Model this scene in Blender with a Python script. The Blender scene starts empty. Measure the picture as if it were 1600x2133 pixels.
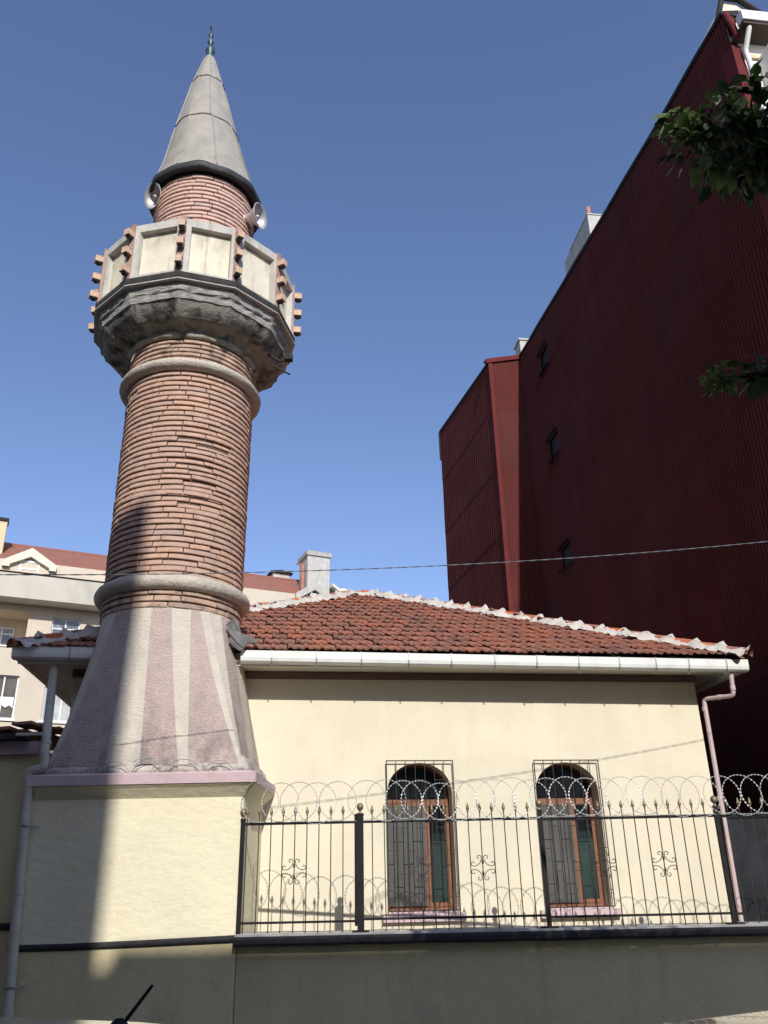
import bpy, math, random
from mathutils import Vector, Matrix
random.seed(11)
R = math.radians
SC = bpy.context.scene
COL = SC.collection
OFF = {}

# ------------------------------------------------------------------ helpers
def lin(r, g, b):
    f = lambda c: (c/255/12.92) if c/255 <= .04045 else ((c/255+.055)/1.055)**2.4
    return (f(r), f(g), f(b))

def tag(o, label=None, cat=None, group=None, kind=None):
    if label: o['label'] = label
    if cat: o['category'] = cat
    if group: o['group'] = group
    if kind: o['kind'] = kind
    return o

def thing(name, loc, label, cat, group=None):
    o = bpy.data.objects.new(name, None); COL.objects.link(o)
    o.location = loc; o.empty_display_size = .3
    OFF[o.name] = Vector(loc)
    return tag(o, label, cat, group)

def copy_tree(o, parent=None):
    c = o.copy(); COL.objects.link(c)
    if parent is not None: c.parent = parent
    for ch in list(o.children): copy_tree(ch, c)
    return c

def ang(a, b): return (b-a+180) % 360-180

class Fr:
    """a building's own axes: s along its front, t back from it, z up"""
    def __init__(self, x, y, yaw):
        self.o = Vector((x, y, 0)); a = R(yaw)
        self.d = Vector((math.cos(a), math.sin(a), 0)); self.n = Vector((-math.sin(a), math.cos(a), 0))
    def __call__(self, s, t, z): return self.o+self.d*s+self.n*t+Vector((0, 0, z))
W = Fr(0, 0, 0)

class MB:
    def __init__(self): self.v = []; self.f = []; self.m = []; self.s = []; self.t = []
    def add(self, vs, fs, m=0, smooth=False, tint=.5):
        b = len(self.v); self.v += [Vector(p) for p in vs]
        for f in fs:
            self.f.append([i+b for i in f]); self.m.append(m); self.s.append(smooth); self.t.append(tint)
        return self
    def quad(self, a, b, c, d, m=0, tint=.5): return self.add([a, b, c, d], [(0, 1, 2, 3)], m, False, tint)
    def hexa(self, p, m=0, tint=.5):
        return self.add(p, [(0, 3, 2, 1), (4, 5, 6, 7), (0, 1, 5, 4), (1, 2, 6, 5), (2, 3, 7, 6), (3, 0, 4, 7)], m, False, tint)
    def box(self, fr, s0, s1, t0, t1, z0, z1, m=0, tint=.5):
        return self.hexa([fr(s0, t0, z0), fr(s1, t0, z0), fr(s1, t1, z0), fr(s0, t1, z0),
                          fr(s0, t0, z1), fr(s1, t0, z1), fr(s1, t1, z1), fr(s0, t1, z1)], m, tint)
    def prism(self, poly, ext, m=0, tint=.5):
        n = len(poly); ext = Vector(ext); vs = [Vector(p) for p in poly]; vs += [p+ext for p in vs]
        fs = [tuple(range(n))[::-1], tuple(range(n, 2*n))]+[(i, (i+1) % n, (i+1) % n+n, i+n) for i in range(n)]
        return self.add(vs, fs, m, False, tint)
    def tube(self, pts, r, n=8, m=0, smooth=True, tint=.5, closed=False, caps=True, up=None):
        pts = [Vector(p) for p in pts]; k = len(pts)
        rs = r if isinstance(r, (list, tuple)) else [r]*k
        vs = []; prev = None
        for i, p in enumerate(pts):
            a = pts[(i-1) % k] if (closed or i > 0) else p; b = pts[(i+1) % k] if (closed or i < k-1) else p
            d = (b-a); d = d.normalized() if d.length > 1e-9 else Vector((0, 0, 1))
            if prev is None:
                u = Vector(up) if up else (Vector((0, 0, 1)) if abs(d.z) < .9 else Vector((1, 0, 0)))
            else: u = prev
            u = (u-d*u.dot(d)); u = u.normalized() if u.length > 1e-6 else d.orthogonal().normalized()
            prev = u; w = d.cross(u)
            for j in range(n):
                q = 2*math.pi*(j+.5)/n; vs.append(p+(u*math.cos(q)+w*math.sin(q))*rs[i])
        fs = []
        for i in range(k if closed else k-1):
            for j in range(n):
                i2 = (i+1) % k; fs.append((i*n+j, i*n+(j+1) % n, i2*n+(j+1) % n, i2*n+j))
        self.add(vs, fs, m, smooth, tint)
        if caps and not closed:
            self.add(vs[:n], [tuple(range(n))[::-1]], m, False, tint); self.add(vs[-n:], [tuple(range(n))], m, False, tint)
        return self
    def lathe(self, prof, n, cx, cy, m=0, smooth=True, wob=0, ax=None, tint=.5, caps=False):
        """prof: (r, z) rows; cx may be a function of z; ax = (origin, axis) for tilted axes"""
        vs = []
        if ax:
            o, d = Vector(ax[0]), Vector(ax[1]).normalized(); u = d.orthogonal().normalized(); w = d.cross(u)
        for (r, z) in prof:
            for j in range(n):
                a = 2*math.pi*j/n; rr = r*(1+wob*random.uniform(-1, 1))
                if ax: vs.append(o+d*z+(u*math.cos(a)+w*math.sin(a))*rr)
                else:
                    c = cx(z) if callable(cx) else cx
                    vs.append(Vector((c+rr*math.sin(a), cy-rr*math.cos(a), z+(random.uniform(-1, 1)*wob*.6 if wob else 0))))
        fs = [(i*n+j, i*n+(j+1) % n, (i+1)*n+(j+1) % n, (i+1)*n+j) for i in range(len(prof)-1) for j in range(n)]
        self.add(vs, fs, m, smooth, tint)
        if caps:
            self.add(vs[:n], [tuple(range(n))[::-1]], m, False, tint); self.add(vs[-n:], [tuple(range(n))], m, False, tint)
        return self
    def build(self, name, mats, parent=None, off=None):
        if not isinstance(mats, (list, tuple)): mats = [mats]
        o0 = off if off is not None else (OFF.get(parent.name, Vector((0, 0, 0))) if parent else Vector((0, 0, 0)))
        me = bpy.data.meshes.new(name)
        me.from_pydata([tuple(p-o0) for p in self.v], [], self.f)
        for mm in mats: me.materials.append(mm)
        me.polygons.foreach_set('material_index', self.m); me.polygons.foreach_set('use_smooth', self.s)
        at = me.attributes.new('tint', 'FLOAT', 'FACE'); at.data.foreach_set('value', self.t)
        me.update()
        o = bpy.data.objects.new(name, me); COL.objects.link(o)
        OFF[o.name] = o0
        if parent: o.parent = parent
        return o

def single(name, mb, mats, base, label, cat, group=None):
    o = mb.build(name, mats, None, Vector(base)); o.location = base
    return tag(o, label, cat, group)

# ------------------------------------------------------------------ materials
def mat(name, col, rough=.85, var=.18, scale=3., tint=0., bump=0., bscale=40., spec=.35, metal=0., streak=0., scol=(.02, .02, .018),
        ssc=(9, 9, .9), sthr=.55, blotch=0., bcol=None, blsc=2.5, blthr=.55, coat=0., bstretch=(1, 1, 1), fine=0., band=None, trans=0.):
    m = bpy.data.materials.new(name); m.use_nodes = True
    nt = m.node_tree; N = nt.nodes; L = nt.links
    b = N['Principled BSDF']
    b.inputs['Roughness'].default_value = rough; b.inputs['Specular IOR Level'].default_value = spec
    b.inputs['Metallic'].default_value = metal
    if coat: b.inputs['Coat Weight'].default_value = coat; b.inputs['Coat Roughness'].default_value = .03
    tc = N.new('ShaderNodeTexCoord')
    def noise(sc, det=5, st=(1, 1, 1), rgh=.55):
        mp = N.new('ShaderNodeMapping'); mp.inputs['Scale'].default_value = st
        L.new(tc.outputs['Object'], mp.inputs['Vector'])
        n = N.new('ShaderNodeTexNoise'); n.inputs['Scale'].default_value = sc; n.inputs['Detail'].default_value = det
        n.inputs['Roughness'].default_value = rgh
        L.new(mp.outputs[0], n.inputs['Vector']); return n.outputs['Fac']
    def rng(src, a, c, lo, hi):
        r = N.new('ShaderNodeMapRange'); r.inputs[1].default_value = a; r.inputs[2].default_value = c
        r.inputs[3].default_value = lo; r.inputs[4].default_value = hi; L.new(src, r.inputs[0]); return r.outputs[0]
    def mix(fac, A, B):
        x = N.new('ShaderNodeMix'); x.data_type = 'RGBA'
        if isinstance(fac, float): x.inputs['Factor'].default_value = fac
        else: L.new(fac, x.inputs['Factor'])
        for q, k in ((A, 6), (B, 7)):
            if isinstance(q, tuple): x.inputs[k].default_value = (*q[:3], 1)
            else: L.new(q, x.inputs[k])
        return x.outputs[2]
    lo = tuple(c*(1-var) for c in col); hi = tuple(min(1, c*(1+var)) for c in col)
    c = mix(rng(noise(scale), .3, .7, 0, 1), lo, hi)
    if fine:
        v = N.new('ShaderNodeHueSaturation'); L.new(c, v.inputs['Color'])
        L.new(rng(noise(scale*14, 3), .25, .75, 1-fine, 1+fine), v.inputs['Value']); c = v.outputs[0]
    if tint:
        at = N.new('ShaderNodeAttribute'); at.attribute_name = 'tint'; at.attribute_type = 'GEOMETRY'
        v = N.new('ShaderNodeHueSaturation'); L.new(c, v.inputs['Color'])
        L.new(rng(at.outputs['Fac'], 0, 1, 1-tint, 1+tint), v.inputs['Value'])
        L.new(rng(at.outputs['Fac'], 0, 1, .8, 1.12), v.inputs['Saturation']); c = v.outputs[0]
    if blotch:
        c = mix(rng(noise(blsc, 6, (1, 1, 1), .62), blthr, blthr+.16, 0, blotch), c, bcol or (.05, .05, .045))
    if streak:
        c = mix(rng(noise(1., 5, ssc, .6), sthr, sthr+.2, 0, streak), c, scol)
    if band:      # a painted or sooty zone between two heights, broken up by noise
        z0, z1, amt, bc = band
        sx = N.new('ShaderNodeSeparateXYZ'); L.new(tc.outputs['Object'], sx.inputs[0])
        ad = N.new('ShaderNodeMath'); ad.operation = 'MULTIPLY'
        L.new(rng(sx.outputs[2], z0, z1, 0, 1), ad.inputs[0]); L.new(rng(noise(4., 7, (1, 1, .5), .68), .42, .62, 0, amt), ad.inputs[1])
        c = mix(ad.outputs[0], c, bc)
    L.new(c, b.inputs['Base Color'])
    L.new(rng(noise(scale*4, 3), .3, .7, max(0, rough-.07), min(1, rough+.07)), b.inputs['Roughness'])
    if bump:
        bp = N.new('ShaderNodeBump'); bp.inputs['Strength'].default_value = 1.; bp.inputs['Distance'].default_value = bump
        L.new(noise(bscale, 5, bstretch, .6), bp.inputs['Height']); L.new(bp.outputs[0], b.inputs['Normal'])
    if trans:     # thin leaves let light through
        t = N.new('ShaderNodeBsdfTranslucent'); L.new(c, t.inputs['Color'])
        ms = N.new('ShaderNodeMixShader'); ms.inputs[0].default_value = trans
        L.new(b.outputs[0], ms.inputs[1]); L.new(t.outputs[0], ms.inputs[2]); L.new(ms.outputs[0], N['Material Output'].inputs['Surface'])
    return m

M = {}
M['cream'] = mat('cream_plaster', (.735, .665, .50), .9, .06, 1.1, streak=.22, scol=(.58, .51, .37), ssc=(3.5, 3.5, .35), sthr=.5, bump=.003, bscale=18, blotch=.25, bcol=(.62, .54, .36), blsc=1.3, blthr=.56, fine=.02, spec=.2)
M['cream_rough'] = mat('rough_cream_plaster', (.78, .71, .505), .95, .05, 1.4, bump=.011, bscale=11, bstretch=(.8, .8, 1.35), blotch=.3, bcol=(.66, .56, .36), blsc=1.1, blthr=.57, fine=.03, spec=.15)
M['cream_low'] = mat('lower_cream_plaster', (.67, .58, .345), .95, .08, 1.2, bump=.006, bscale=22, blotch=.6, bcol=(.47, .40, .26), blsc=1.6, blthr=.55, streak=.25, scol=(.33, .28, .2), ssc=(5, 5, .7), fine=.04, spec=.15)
M['soffit'] = mat('soffit_paint', (.70, .67, .54), .8, .06, 2)
M['black_paint'] = mat('black_band_paint', (.032, .03, .032), .75, .3, 12, bump=.01, bscale=25, fine=.2)
M['coping'] = mat('coping_mortar', (.42, .40, .36), .95, .2, 5, bump=.006, bscale=40, fine=.15)
M['brown_band'] = mat('maroon_band_paint', (.20, .115, .10), .8, .1, 3)
M['mauve'] = mat('mauve_paint', (.60, .45, .455), .8, .1, 4, bump=.004, bscale=40, blotch=.5, bcol=(.42, .35, .34), blsc=5)
M['brick'] = mat('old_brick', (.51, .335, .248), .92, .14, 9, tint=.11, bump=.008, bscale=55, fine=.11, blotch=.3, bcol=(.40, .27, .21), blsc=4., blthr=.58, spec=.15)
M['brick_pink'] = mat('pink_brick', (.61, .41, .335), .92, .12, 9, tint=.1, bump=.008, bscale=55, fine=.1, blotch=.25, bcol=(.45, .30, .25), blsc=4., blthr=.6, spec=.15)
M['brick_old'] = mat('sooty_brick', (.48, .33, .245), .92, .25, 7, tint=.3, bump=.012, bscale=55, fine=.15, blotch=.75, bcol=(.13, .11, .09), blsc=5, blthr=.5, spec=.15)
M['mortar'] = mat('brick_mortar', (.14, .09, .068), .95, .25, 12, bump=.01, bscale=50)
M['ring'] = mat('ring_plaster', (.58, .52, .43), .95, .12, 5, bump=.022, bscale=30, blotch=.4, bcol=(.33, .30, .26), blsc=4, fine=.08, spec=.15)
M['flare_cream'] = mat('flare_cream', (.615, .55, .45), .95, .08, 5, bump=.018, bscale=26, bstretch=(.7, .7, 1.6), fine=.1, spec=.12, band=(3.75, 2.9, .55, (.36, .34, .31)), blotch=.3, bcol=(.46, .43, .38), blsc=4, blthr=.57)
M['flare_pink'] = mat('flare_pink', (.56, .44, .39), .95, .12, 5, bump=.03, bscale=34, bstretch=(.7, .7, 1.6), fine=.2, spec=.12, band=(3.9, 2.85, .75, (.19, .165, .155)), blotch=.3, bcol=(.36, .30, .28), blsc=5, blthr=.58)
M['cement'] = mat('lumpy_cement', (.56, .50, .44), .95, .2, 6, bump=.05, bscale=14, blotch=.75, bcol=(.13, .125, .115), blsc=5, blthr=.5, fine=.12)
M['conc'] = mat('parapet_concrete', (.56, .535, .475), .9, .12, 6, bump=.008, bscale=40, streak=.45, scol=(.17, .16, .13), ssc=(8, 8, 1.1), sthr=.5, fine=.08)
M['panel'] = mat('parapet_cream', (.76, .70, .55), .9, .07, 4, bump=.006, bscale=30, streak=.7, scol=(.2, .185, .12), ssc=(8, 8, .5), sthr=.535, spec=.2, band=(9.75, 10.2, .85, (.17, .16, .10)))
M['corbel'] = mat('corbel_stone', (.31, .295, .25), .95, .25, 5, bump=.02, bscale=18, streak=.9, scol=(.03, .028, .024), ssc=(5, 5, 1.2), sthr=.46, blotch=.5, bcol=(.16, .15, .13), blsc=5, fine=.1)
M['mold'] = mat('molding_stone', (.40, .385, .35), .95, .2, 6, bump=.03, bscale=16, bstretch=(.4, .4, 3), streak=.8, scol=(.07, .065, .06), ssc=(4, 4, 1.8), sthr=.53, fine=.12)
M['corb_foot'] = mat('corbel_foot_stone', (.46, .42, .33), .95, .2, 6, bump=.02, bscale=25, blotch=.85, bcol=(.07, .065, .055), blsc=4, blthr=.5)
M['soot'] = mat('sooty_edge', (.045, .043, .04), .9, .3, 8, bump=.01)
M['lead'] = mat('lead_sheet', (.365, .335, .285), .62, .14, 3.2, bump=.008, bscale=9, streak=.5, scol=(.27, .255, .235), ssc=(5, 5, .7), sthr=.5, spec=.4, fine=.05, blotch=.4, bcol=(.48, .46, .42), blsc=6)
M['seam'] = mat('lead_seam', (.17, .16, .15), .7, .2, 6)
M['eave_dark'] = mat('dark_eave_lead', (.05, .05, .052), .6, .3, 5, bump=.01, bscale=12)
M['copper'] = mat('green_copper', (.07, .115, .105), .45, .3, 14, metal=.4, blotch=.6, bcol=(.20, .27, .25), blsc=14)
M['horn'] = mat('horn_aluminium', (.60, .59, .575), .45, .06, 5, metal=.35, spec=.5)
M['lamp'] = mat('lamp_housing', (.62, .43, .30), .75, .15, 12, streak=.35, scol=(.28, .12, .07), ssc=(20, 20, 5), fine=.1)
M['strip'] = mat('rusty_strip', (.42, .26, .21), .8, .2, 8, blotch=.5, bcol=(.5, .42, .36), blsc=12)
M['lens'] = mat('dark_lens', (.02, .02, .022), .25, .1, 5, spec=.5)
M['tile'] = mat('roof_tile', (.385, .165, .11), .88, .16, 9, tint=.28, bump=.012, bscale=60, fine=.15, blotch=.55, bcol=(.22, .135, .105), blsc=3.2, blthr=.57, spec=.2)
M['tile_new'] = mat('ridge_tile', (.45, .14, .065), .85, .18, 6, tint=.25, bump=.008, bscale=50, fine=.1)
M['under'] = mat('roof_underlay', (.03, .022, .018), .95, .3, 6)
M['lime'] = mat('lime_mortar', (.62, .58, .51), .95, .16, 8, bump=.03, bscale=28, blotch=.4, bcol=(.34, .31, .27), blsc=9, blthr=.58, fine=.1)
M['gutter'] = mat('white_gutter', (.80, .79, .73), .45, .05, 2, spec=.4, streak=.45, scol=(.55, .52, .45), ssc=(5, 5, 2), sthr=.5)
M['bracket'] = mat('galvanised_strap', (.40, .40, .39), .5, .15, 9, metal=.5)
M['pipe'] = mat('lilac_pipe', (.58, .455, .45), .6, .1, 5, streak=.3, scol=(.42, .34, .32))
M['pipe_grey'] = mat('grey_pipe', (.47, .435, .36), .6, .1, 5, streak=.35, scol=(.3, .28, .26))
M['flash'] = mat('lead_flashing', (.16, .158, .15), .7, .25, 7, bump=.01, bscale=20)
M['wood'] = mat('orange_window_frame', (.23, .10, .05), .55, .15, 7, bump=.003, bscale=30, bstretch=(3, 3, .3))
M['soffit_shade'] = mat('shade_painted_soffit', (.07, .055, .045), .85, .2, 4)  # shade under the front eave, put into the soffit's dark brown
M['room'] = mat('dim_room', (.13, .115, .10), .8, .4, 1.6, spec=.4)
M['glass'] = mat('dark_glass', (.012, .014, .015), .06, .2, 3, spec=.6)
M['screen'] = mat('insect_screen', (.085, .083, .074), .5, .22, 2.2, spec=.35, fine=.12, blotch=.2, bcol=(.2, .19, .17), blsc=5, blthr=.6)
M['net'] = mat('green_net', (.022, .048, .042), .7, .3, 3, fine=.35)
M['inside'] = mat('dark_interior', (.012, .012, .012), .9, .2, 3)
M['iron'] = mat('brown_iron', (.055, .046, .04), .5, .25, 20, metal=.3, fine=.2)
M['post'] = mat('black_iron_post', (.018, .016, .016), .6, .25, 12, spec=.15, blotch=.25, bcol=(.08, .07, .068), blsc=16, blthr=.6)
M['brass'] = mat('tarnished_brass', (.25, .20, .12), .5, .2, 20, metal=.5)
M['razor'] = mat('razor_steel', (.36, .36, .35), .45, .12, 20, metal=.55)
M['cable'] = mat('cable_sheath', (.16, .17, .19), .6, .15, 10)
M['red'] = mat('red_corrugated', (.12, .0345, .029), .9, .14, .7, tint=.2, spec=.04, streak=.5, scol=(.10, .026, .023), ssc=(3, 3, .25), sthr=.5)
M['red_trim'] = mat('red_flashing', (.145, .03, .03), .8, .1, 2, spec=.08)
M['dark_roof'] = mat('dark_bitumen', (.02, .018, .018), .8, .2, 4)
M['white_wall'] = mat('white_facade', (.78, .77, .73), .85, .05, 2)
M['ochre'] = mat('ochre_trim', (.66, .52, .33), .85, .1, 3)
M['chim'] = mat('chimney_render', (.50, .485, .44), .95, .12, 4, bump=.006, bscale=30, streak=.4, scol=(.3, .29, .26), ssc=(5, 5, .7), fine=.06)
M['clay'] = mat('clay_pot', (.42, .20, .12), .85, .2, 8, blotch=.5, bcol=(.3, .27, .22), blsc=9)
M['beige'] = mat('beige_render', (.63, .545, .425), .92, .05, 1.2, blotch=.2, bcol=(.5, .44, .34), blsc=.9, fine=.03)
M['beige_grey'] = mat('weathered_parapet', (.57, .53, .44), .92, .07, 1, streak=.5, scol=(.32, .30, .25), ssc=(.9, .9, .35), sthr=.5, fine=.04)
M['far_tile'] = mat('far_roof_tile', (.29, .12, .085), .9, .12, 4, tint=.16, fine=.12)
M['pvc'] = mat('white_window_pvc', (.80, .80, .79), .5, .03, 3)
M['win_glass'] = mat('window_glass', (.10, .115, .135), .08, .5, 2.2, spec=.7, blotch=.7, bcol=(.42, .43, .44), blsc=2.4, blthr=.5)
M['lace'] = mat('lace_curtain', (.46, .46, .44), .9, .2, 3, fine=.5)
M['cloth'] = mat('white_laundry', (.8, .8, .8), .9, .05, 4)
M['blue_white'] = mat('dormer_white', (.62, .65, .68), .8, .05, 3)
M['gate'] = mat('slate_sheet_metal', (.013, .015, .019), .45, .25, 1.6, spec=.25, blotch=.4, bcol=(.05, .054, .06), blsc=1.2, blthr=.45)
M['asphalt'] = mat('asphalt', (.05, .05, .05), .9, .2, 3, bump=.006, bscale=90, fine=.25)
M['paving'] = mat('concrete_paving', (.15, .14, .12), .9, .15, 2, bump=.004, bscale=60, fine=.12)
M['street_wall'] = mat('street_facade', (.30, .275, .24), .9, .1, 1)
M['car'] = mat('dark_car_paint', (.018, .019, .02), .3, .1, 3, coat=1., spec=.5)
M['car_glass'] = mat('car_glass', (.01, .011, .012), .04, .1, 3, spec=.6)
M['tyre'] = mat('tyre_rubber', (.015, .015, .015), .85, .1, 9)
M['rim'] = mat('alloy_rim', (.45, .45, .46), .35, .1, 9, metal=.8)
M['lampred'] = mat('tail_lamp', (.35, .015, .015), .2, .1, 4)
M['bark'] = mat('bark', (.045, .035, .027), .95, .3, 8, bump=.02, bscale=25, bstretch=(1, 1, .3))
M['lit_young_leaf'] = mat('lit_young_leaf', (.15, .21, .055), .5, .2, 6, tint=.3, trans=.4, spec=.3)  # young leaves made paler; sunlight on the shaded tips is coloured in
M['leaf'] = mat('leaf', (.05, .095, .02), .5, .2, 6, tint=.6, trans=.35, spec=.35)

# ------------------------------------------------------------------ camera, sun, sky
P, RO = R(24.0), R(1.2)
fw = Vector((0, math.cos(P), math.sin(P))); u0 = Vector((0, -math.sin(P), math.cos(P))); r0 = Vector((1, 0, 0))
rt = r0*math.cos(RO)-u0*math.sin(RO); up = r0*math.sin(RO)+u0*math.cos(RO)
cam = bpy.data.cameras.new('camera'); co = bpy.data.objects.new('camera', cam); COL.objects.link(co)
co.matrix_world = Matrix(((rt.x, up.x, -fw.x, 0), (rt.y, up.y, -fw.y, 0), (rt.z, up.z, -fw.z, 1.65), (0, 0, 0, 1)))
cam.sensor_fit = 'VERTICAL'; cam.sensor_height = 36; cam.lens = 1725/2133*36; cam.clip_end = 3000; cam.clip_start = .05
SC.camera = co
SUN = Vector((.165, -.845, .515)).normalized()
sl = bpy.data.lights.new('sun', 'SUN'); sl.energy = 3.7; sl.angle = R(.53); sl.color = (1., .97, .93)
so = bpy.data.objects.new('sun', sl); COL.objects.link(so); so.rotation_euler = (-SUN).to_track_quat('-Z', 'Y').to_euler()
wd = bpy.data.worlds.new('World'); SC.world = wd; wd.use_nodes = True
nt = wd.node_tree; sky = nt.nodes.new('ShaderNodeTexSky'); sky.sky_type = 'NISHITA'; sky.sun_disc = False
sky.sun_elevation = math.asin(SUN.z); sky.sun_rotation = math.atan2(SUN.x, SUN.y)
sky.altitude = 60; sky.air_density = 1.0; sky.dust_density = .6; sky.ozone_density = 3.6
tint_ = nt.nodes.new('ShaderNodeMix'); tint_.data_type = 'RGBA'; tint_.blend_type = 'MULTIPLY'; tint_.inputs['Factor'].default_value = 1
tint_.inputs[7].default_value = (1.10, 1.0, 1.07, 1); nt.links.new(sky.outputs[0], tint_.inputs[6]); nt.links.new(tint_.outputs[2], nt.nodes['Background'].inputs[0]); nt.nodes['Background'].inputs[1].default_value = .15
SC.view_settings.view_transform = 'Standard'; SC.view_settings.look = 'None'; SC.view_settings.gamma = 1; SC.view_settings.exposure = .15

# ------------------------------------------------------------------ ground
g = MB(); g.quad((-600, -600, 0), (600, -600, 0), (600, 600, 0), (-600, 600, 0)); tag(g.build('street', M['asphalt']), kind='structure')
g = MB(); g.box(W, -30, 30, 7.6, 9.34, -.2, .13); tag(g.build('pavement', M['paving']), kind='structure')
g = MB(); g.box(W, -1.6, 5.6, 9.36, 32, -.1, 1.06); tag(g.build('terrace', M['paving']), kind='structure')

# ------------------------------------------------------------------ the mosque hall
H = Fr(-1.58, 10.7, 7.5)
SL, SR, ZW = -2.4, 5.87, 4.16
hall = thing('prayer_hall', tuple(H(1.7, 0, 1.0)), 'cream plastered hall with hipped red tile roof and two arched windows behind the fence', 'mosque hall')
OPEN = [(1.56, 2.385), (3.48, 4.31)]
Z0, ZSP, ZT = 1.31, 2.64, 3.015
def arch_pts(a, b, n=20):
    c, w, h = (a+b)/2, (b-a)/2, ZT-ZSP
    return [(c-w*math.cos(math.pi*i/n), ZSP+h*math.sin(math.pi*i/n)**.9) for i in range(n+1)]
mb = MB()
zb, zt = .9, ZW+.06
xs = [SL]+[x for o in OPEN for x in o]+[SR]
for i in range(0, len(xs), 2): mb.quad(H(xs[i], 0, zb), H(xs[i+1], 0, zb), H(xs[i+1], 0, zt), H(xs[i], 0, zt))
for a, b in OPEN:
    mb.quad(H(a, 0, zb), H(b, 0, zb), H(b, 0, Z0), H(a, 0, Z0))
    ap = arch_pts(a, b)
    for (s, z), (s2, z2) in zip(ap, ap[1:]): mb.quad(H(s, 0, z), H(s2, 0, z2), H(s2, 0, zt), H(s, 0, zt))
    rim = [(a, Z0)]+ap+[(b, Z0)]
    for (s, z), (s2, z2) in zip(rim, rim[1:]): mb.quad(H(s, 0, z), H(s2, 0, z2), H(s2, .26, z2), H(s, .26, z))
    mb.quad(H(a, 0, Z0), H(b, 0, Z0), H(b, .26, Z0), H(a, .26, Z0))
for s in (SL, SR): mb.quad(H(s, 0, zb), H(s, 8.3, zb), H(s, 8.3, zt), H(s, 0, zt))
mb.quad(H(SL, 8.3, zb), H(SR, 8.3, zb), H(SR, 8.3, zt), H(SL, 8.3, zt))
mb.build('wall', M['cream'], hall)
mb = MB(); mb.box(H, SL-.02, SR+.02, -.028, .02, 4.075, 4.165); mb.box(H, SR+.003, SR+.028, .0, 8.3, 4.075, 4.165)
mb.box(H, SL-.028, SL-.003, .0, 8.3, 4.075, 4.165); mb.build('frieze_band', M['brown_band'], hall)
mb = MB(); mb.box(H, SL, SR, -.018, .01, 4.052, 4.07); mb.build('frieze_bead', M['soffit'], hall)
EL, ER, EF, EB = -3.02, 6.40, -.58, 8.88
mb = MB(); sz = 4.172
mb.box(H, EL+.06, ER-.06, EF+.06, EB-.06, sz, sz+.03); mb.build('soffit', M['soffit'], hall)

def make_window(a, b, tone):
    t = .225
    fr = MB(); ap = arch_pts(a+.005, b-.005); c, w = (a+b)/2, (b-a)/2
    def sh(s, z, k): return (c+(s-c)*k, ZSP+(z-ZSP)*k)
    inn = [(a+.03, Z0+.05)]+[sh(s, z, .935) for s, z in ap]+[(b-.03, Z0+.05)]
    out = [(a+.004, Z0+.004)]+ap+[(b-.004, Z0+.004)]
    n = len(inn)
    for i in range(n):
        j = (i+1) % n
        o1, o2, i1, i2 = out[i], out[j], inn[i], inn[j]
        fr.quad(H(o1[0], t, o1[1]), H(o2[0], t, o2[1]), H(i2[0], t, i2[1]), H(i1[0], t, i1[1]))
        fr.quad(H(i1[0], t, i1[1]), H(i2[0], t, i2[1]), H(i2[0], t+.05, i2[1]), H(i1[0], t+.05, i1[1]))
    fr.box(H, a+.03, b-.03, t-.012, t+.045, 2.515, 2.59)
    m0 = a+.50
    fr.box(H, m0, m0+.055, t-.014, t+.044, Z0+.045, 2.513)
    fr.box(H, b-.062, b-.03, t-.01, t+.044, Z0+.045, 2.513)
    fr.box(H, a+.045, b-.045, t-.011, t+.04, Z0+.04, Z0+.085)
    win = fr.build('window', M['wood'], hall)
    g = MB(); g.add([H(s, t+.035, z) for s, z in inn], [tuple(range(n))]); g.build('pane', M['glass'], win)
    g = MB(); g.box(H, a+.012, m0-.002, t-.035, t-.02, Z0+.05, 2.513)
    g.build('insect_screen', M['screen'], win)
    g = MB()
    for k in range(26):
        s = m0+.068+k*(b-.066-m0-.068)/25
        g.box(H, s-.0035, s+.0035, t+.012, t+.016, Z0+.088, 2.1)
    for k in range(60): z = Z0+.09+k*.0131; g.box(H, m0+.067, b-.064, t+.018, t+.021, z, z+.006)
    g.build('green_net', M['net'], win)
    g = MB(); g.box(H, a-.085, b+.085, -.075, -.002, 1.2, 1.288); g.box(H, a+.01, b-.01, -.002, t-.003, 1.25, Z0+.004)
    g.build('sill', M['mauve'], win)
    g = MB(); s0, s1, z0, z1, q = a-.012, b+.016, 1.315, 3.035, -.06; r = .0065
    cs = [H(s0, q, z0), H(s1, q, z0), H(s1, q, z1), H(s0, q, z1)]
    for i in range(4): g.tube([cs[i], cs[(i+1) % 4]], .0075, 6)
    nb = 7
    for k in range(1, nb): s = s0+(s1-s0)*k/nb; g.tube([H(s, q, z0), H(s, q, z1)], .0055, 6)
    for k in range(nb):
        for z in ((2.80, 2.24, 1.72) if k % 2 else (2.48, 1.98, 1.46)):
            g.tube([H(s0+(s1-s0)*k/nb, q, z), H(s0+(s1-s0)*(k+1)/nb, q, z)], .0045, 5)
    for s in (s0, s1):
        for z in (1.5, 2.7): g.tube([H(s, q, z), H(s, .0, z)], .006, 6)
    g.build('grille', M['iron'], win)
    return win
w1 = make_window(*OPEN[0], None); w2 = make_window(*OPEN[1], None)

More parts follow.
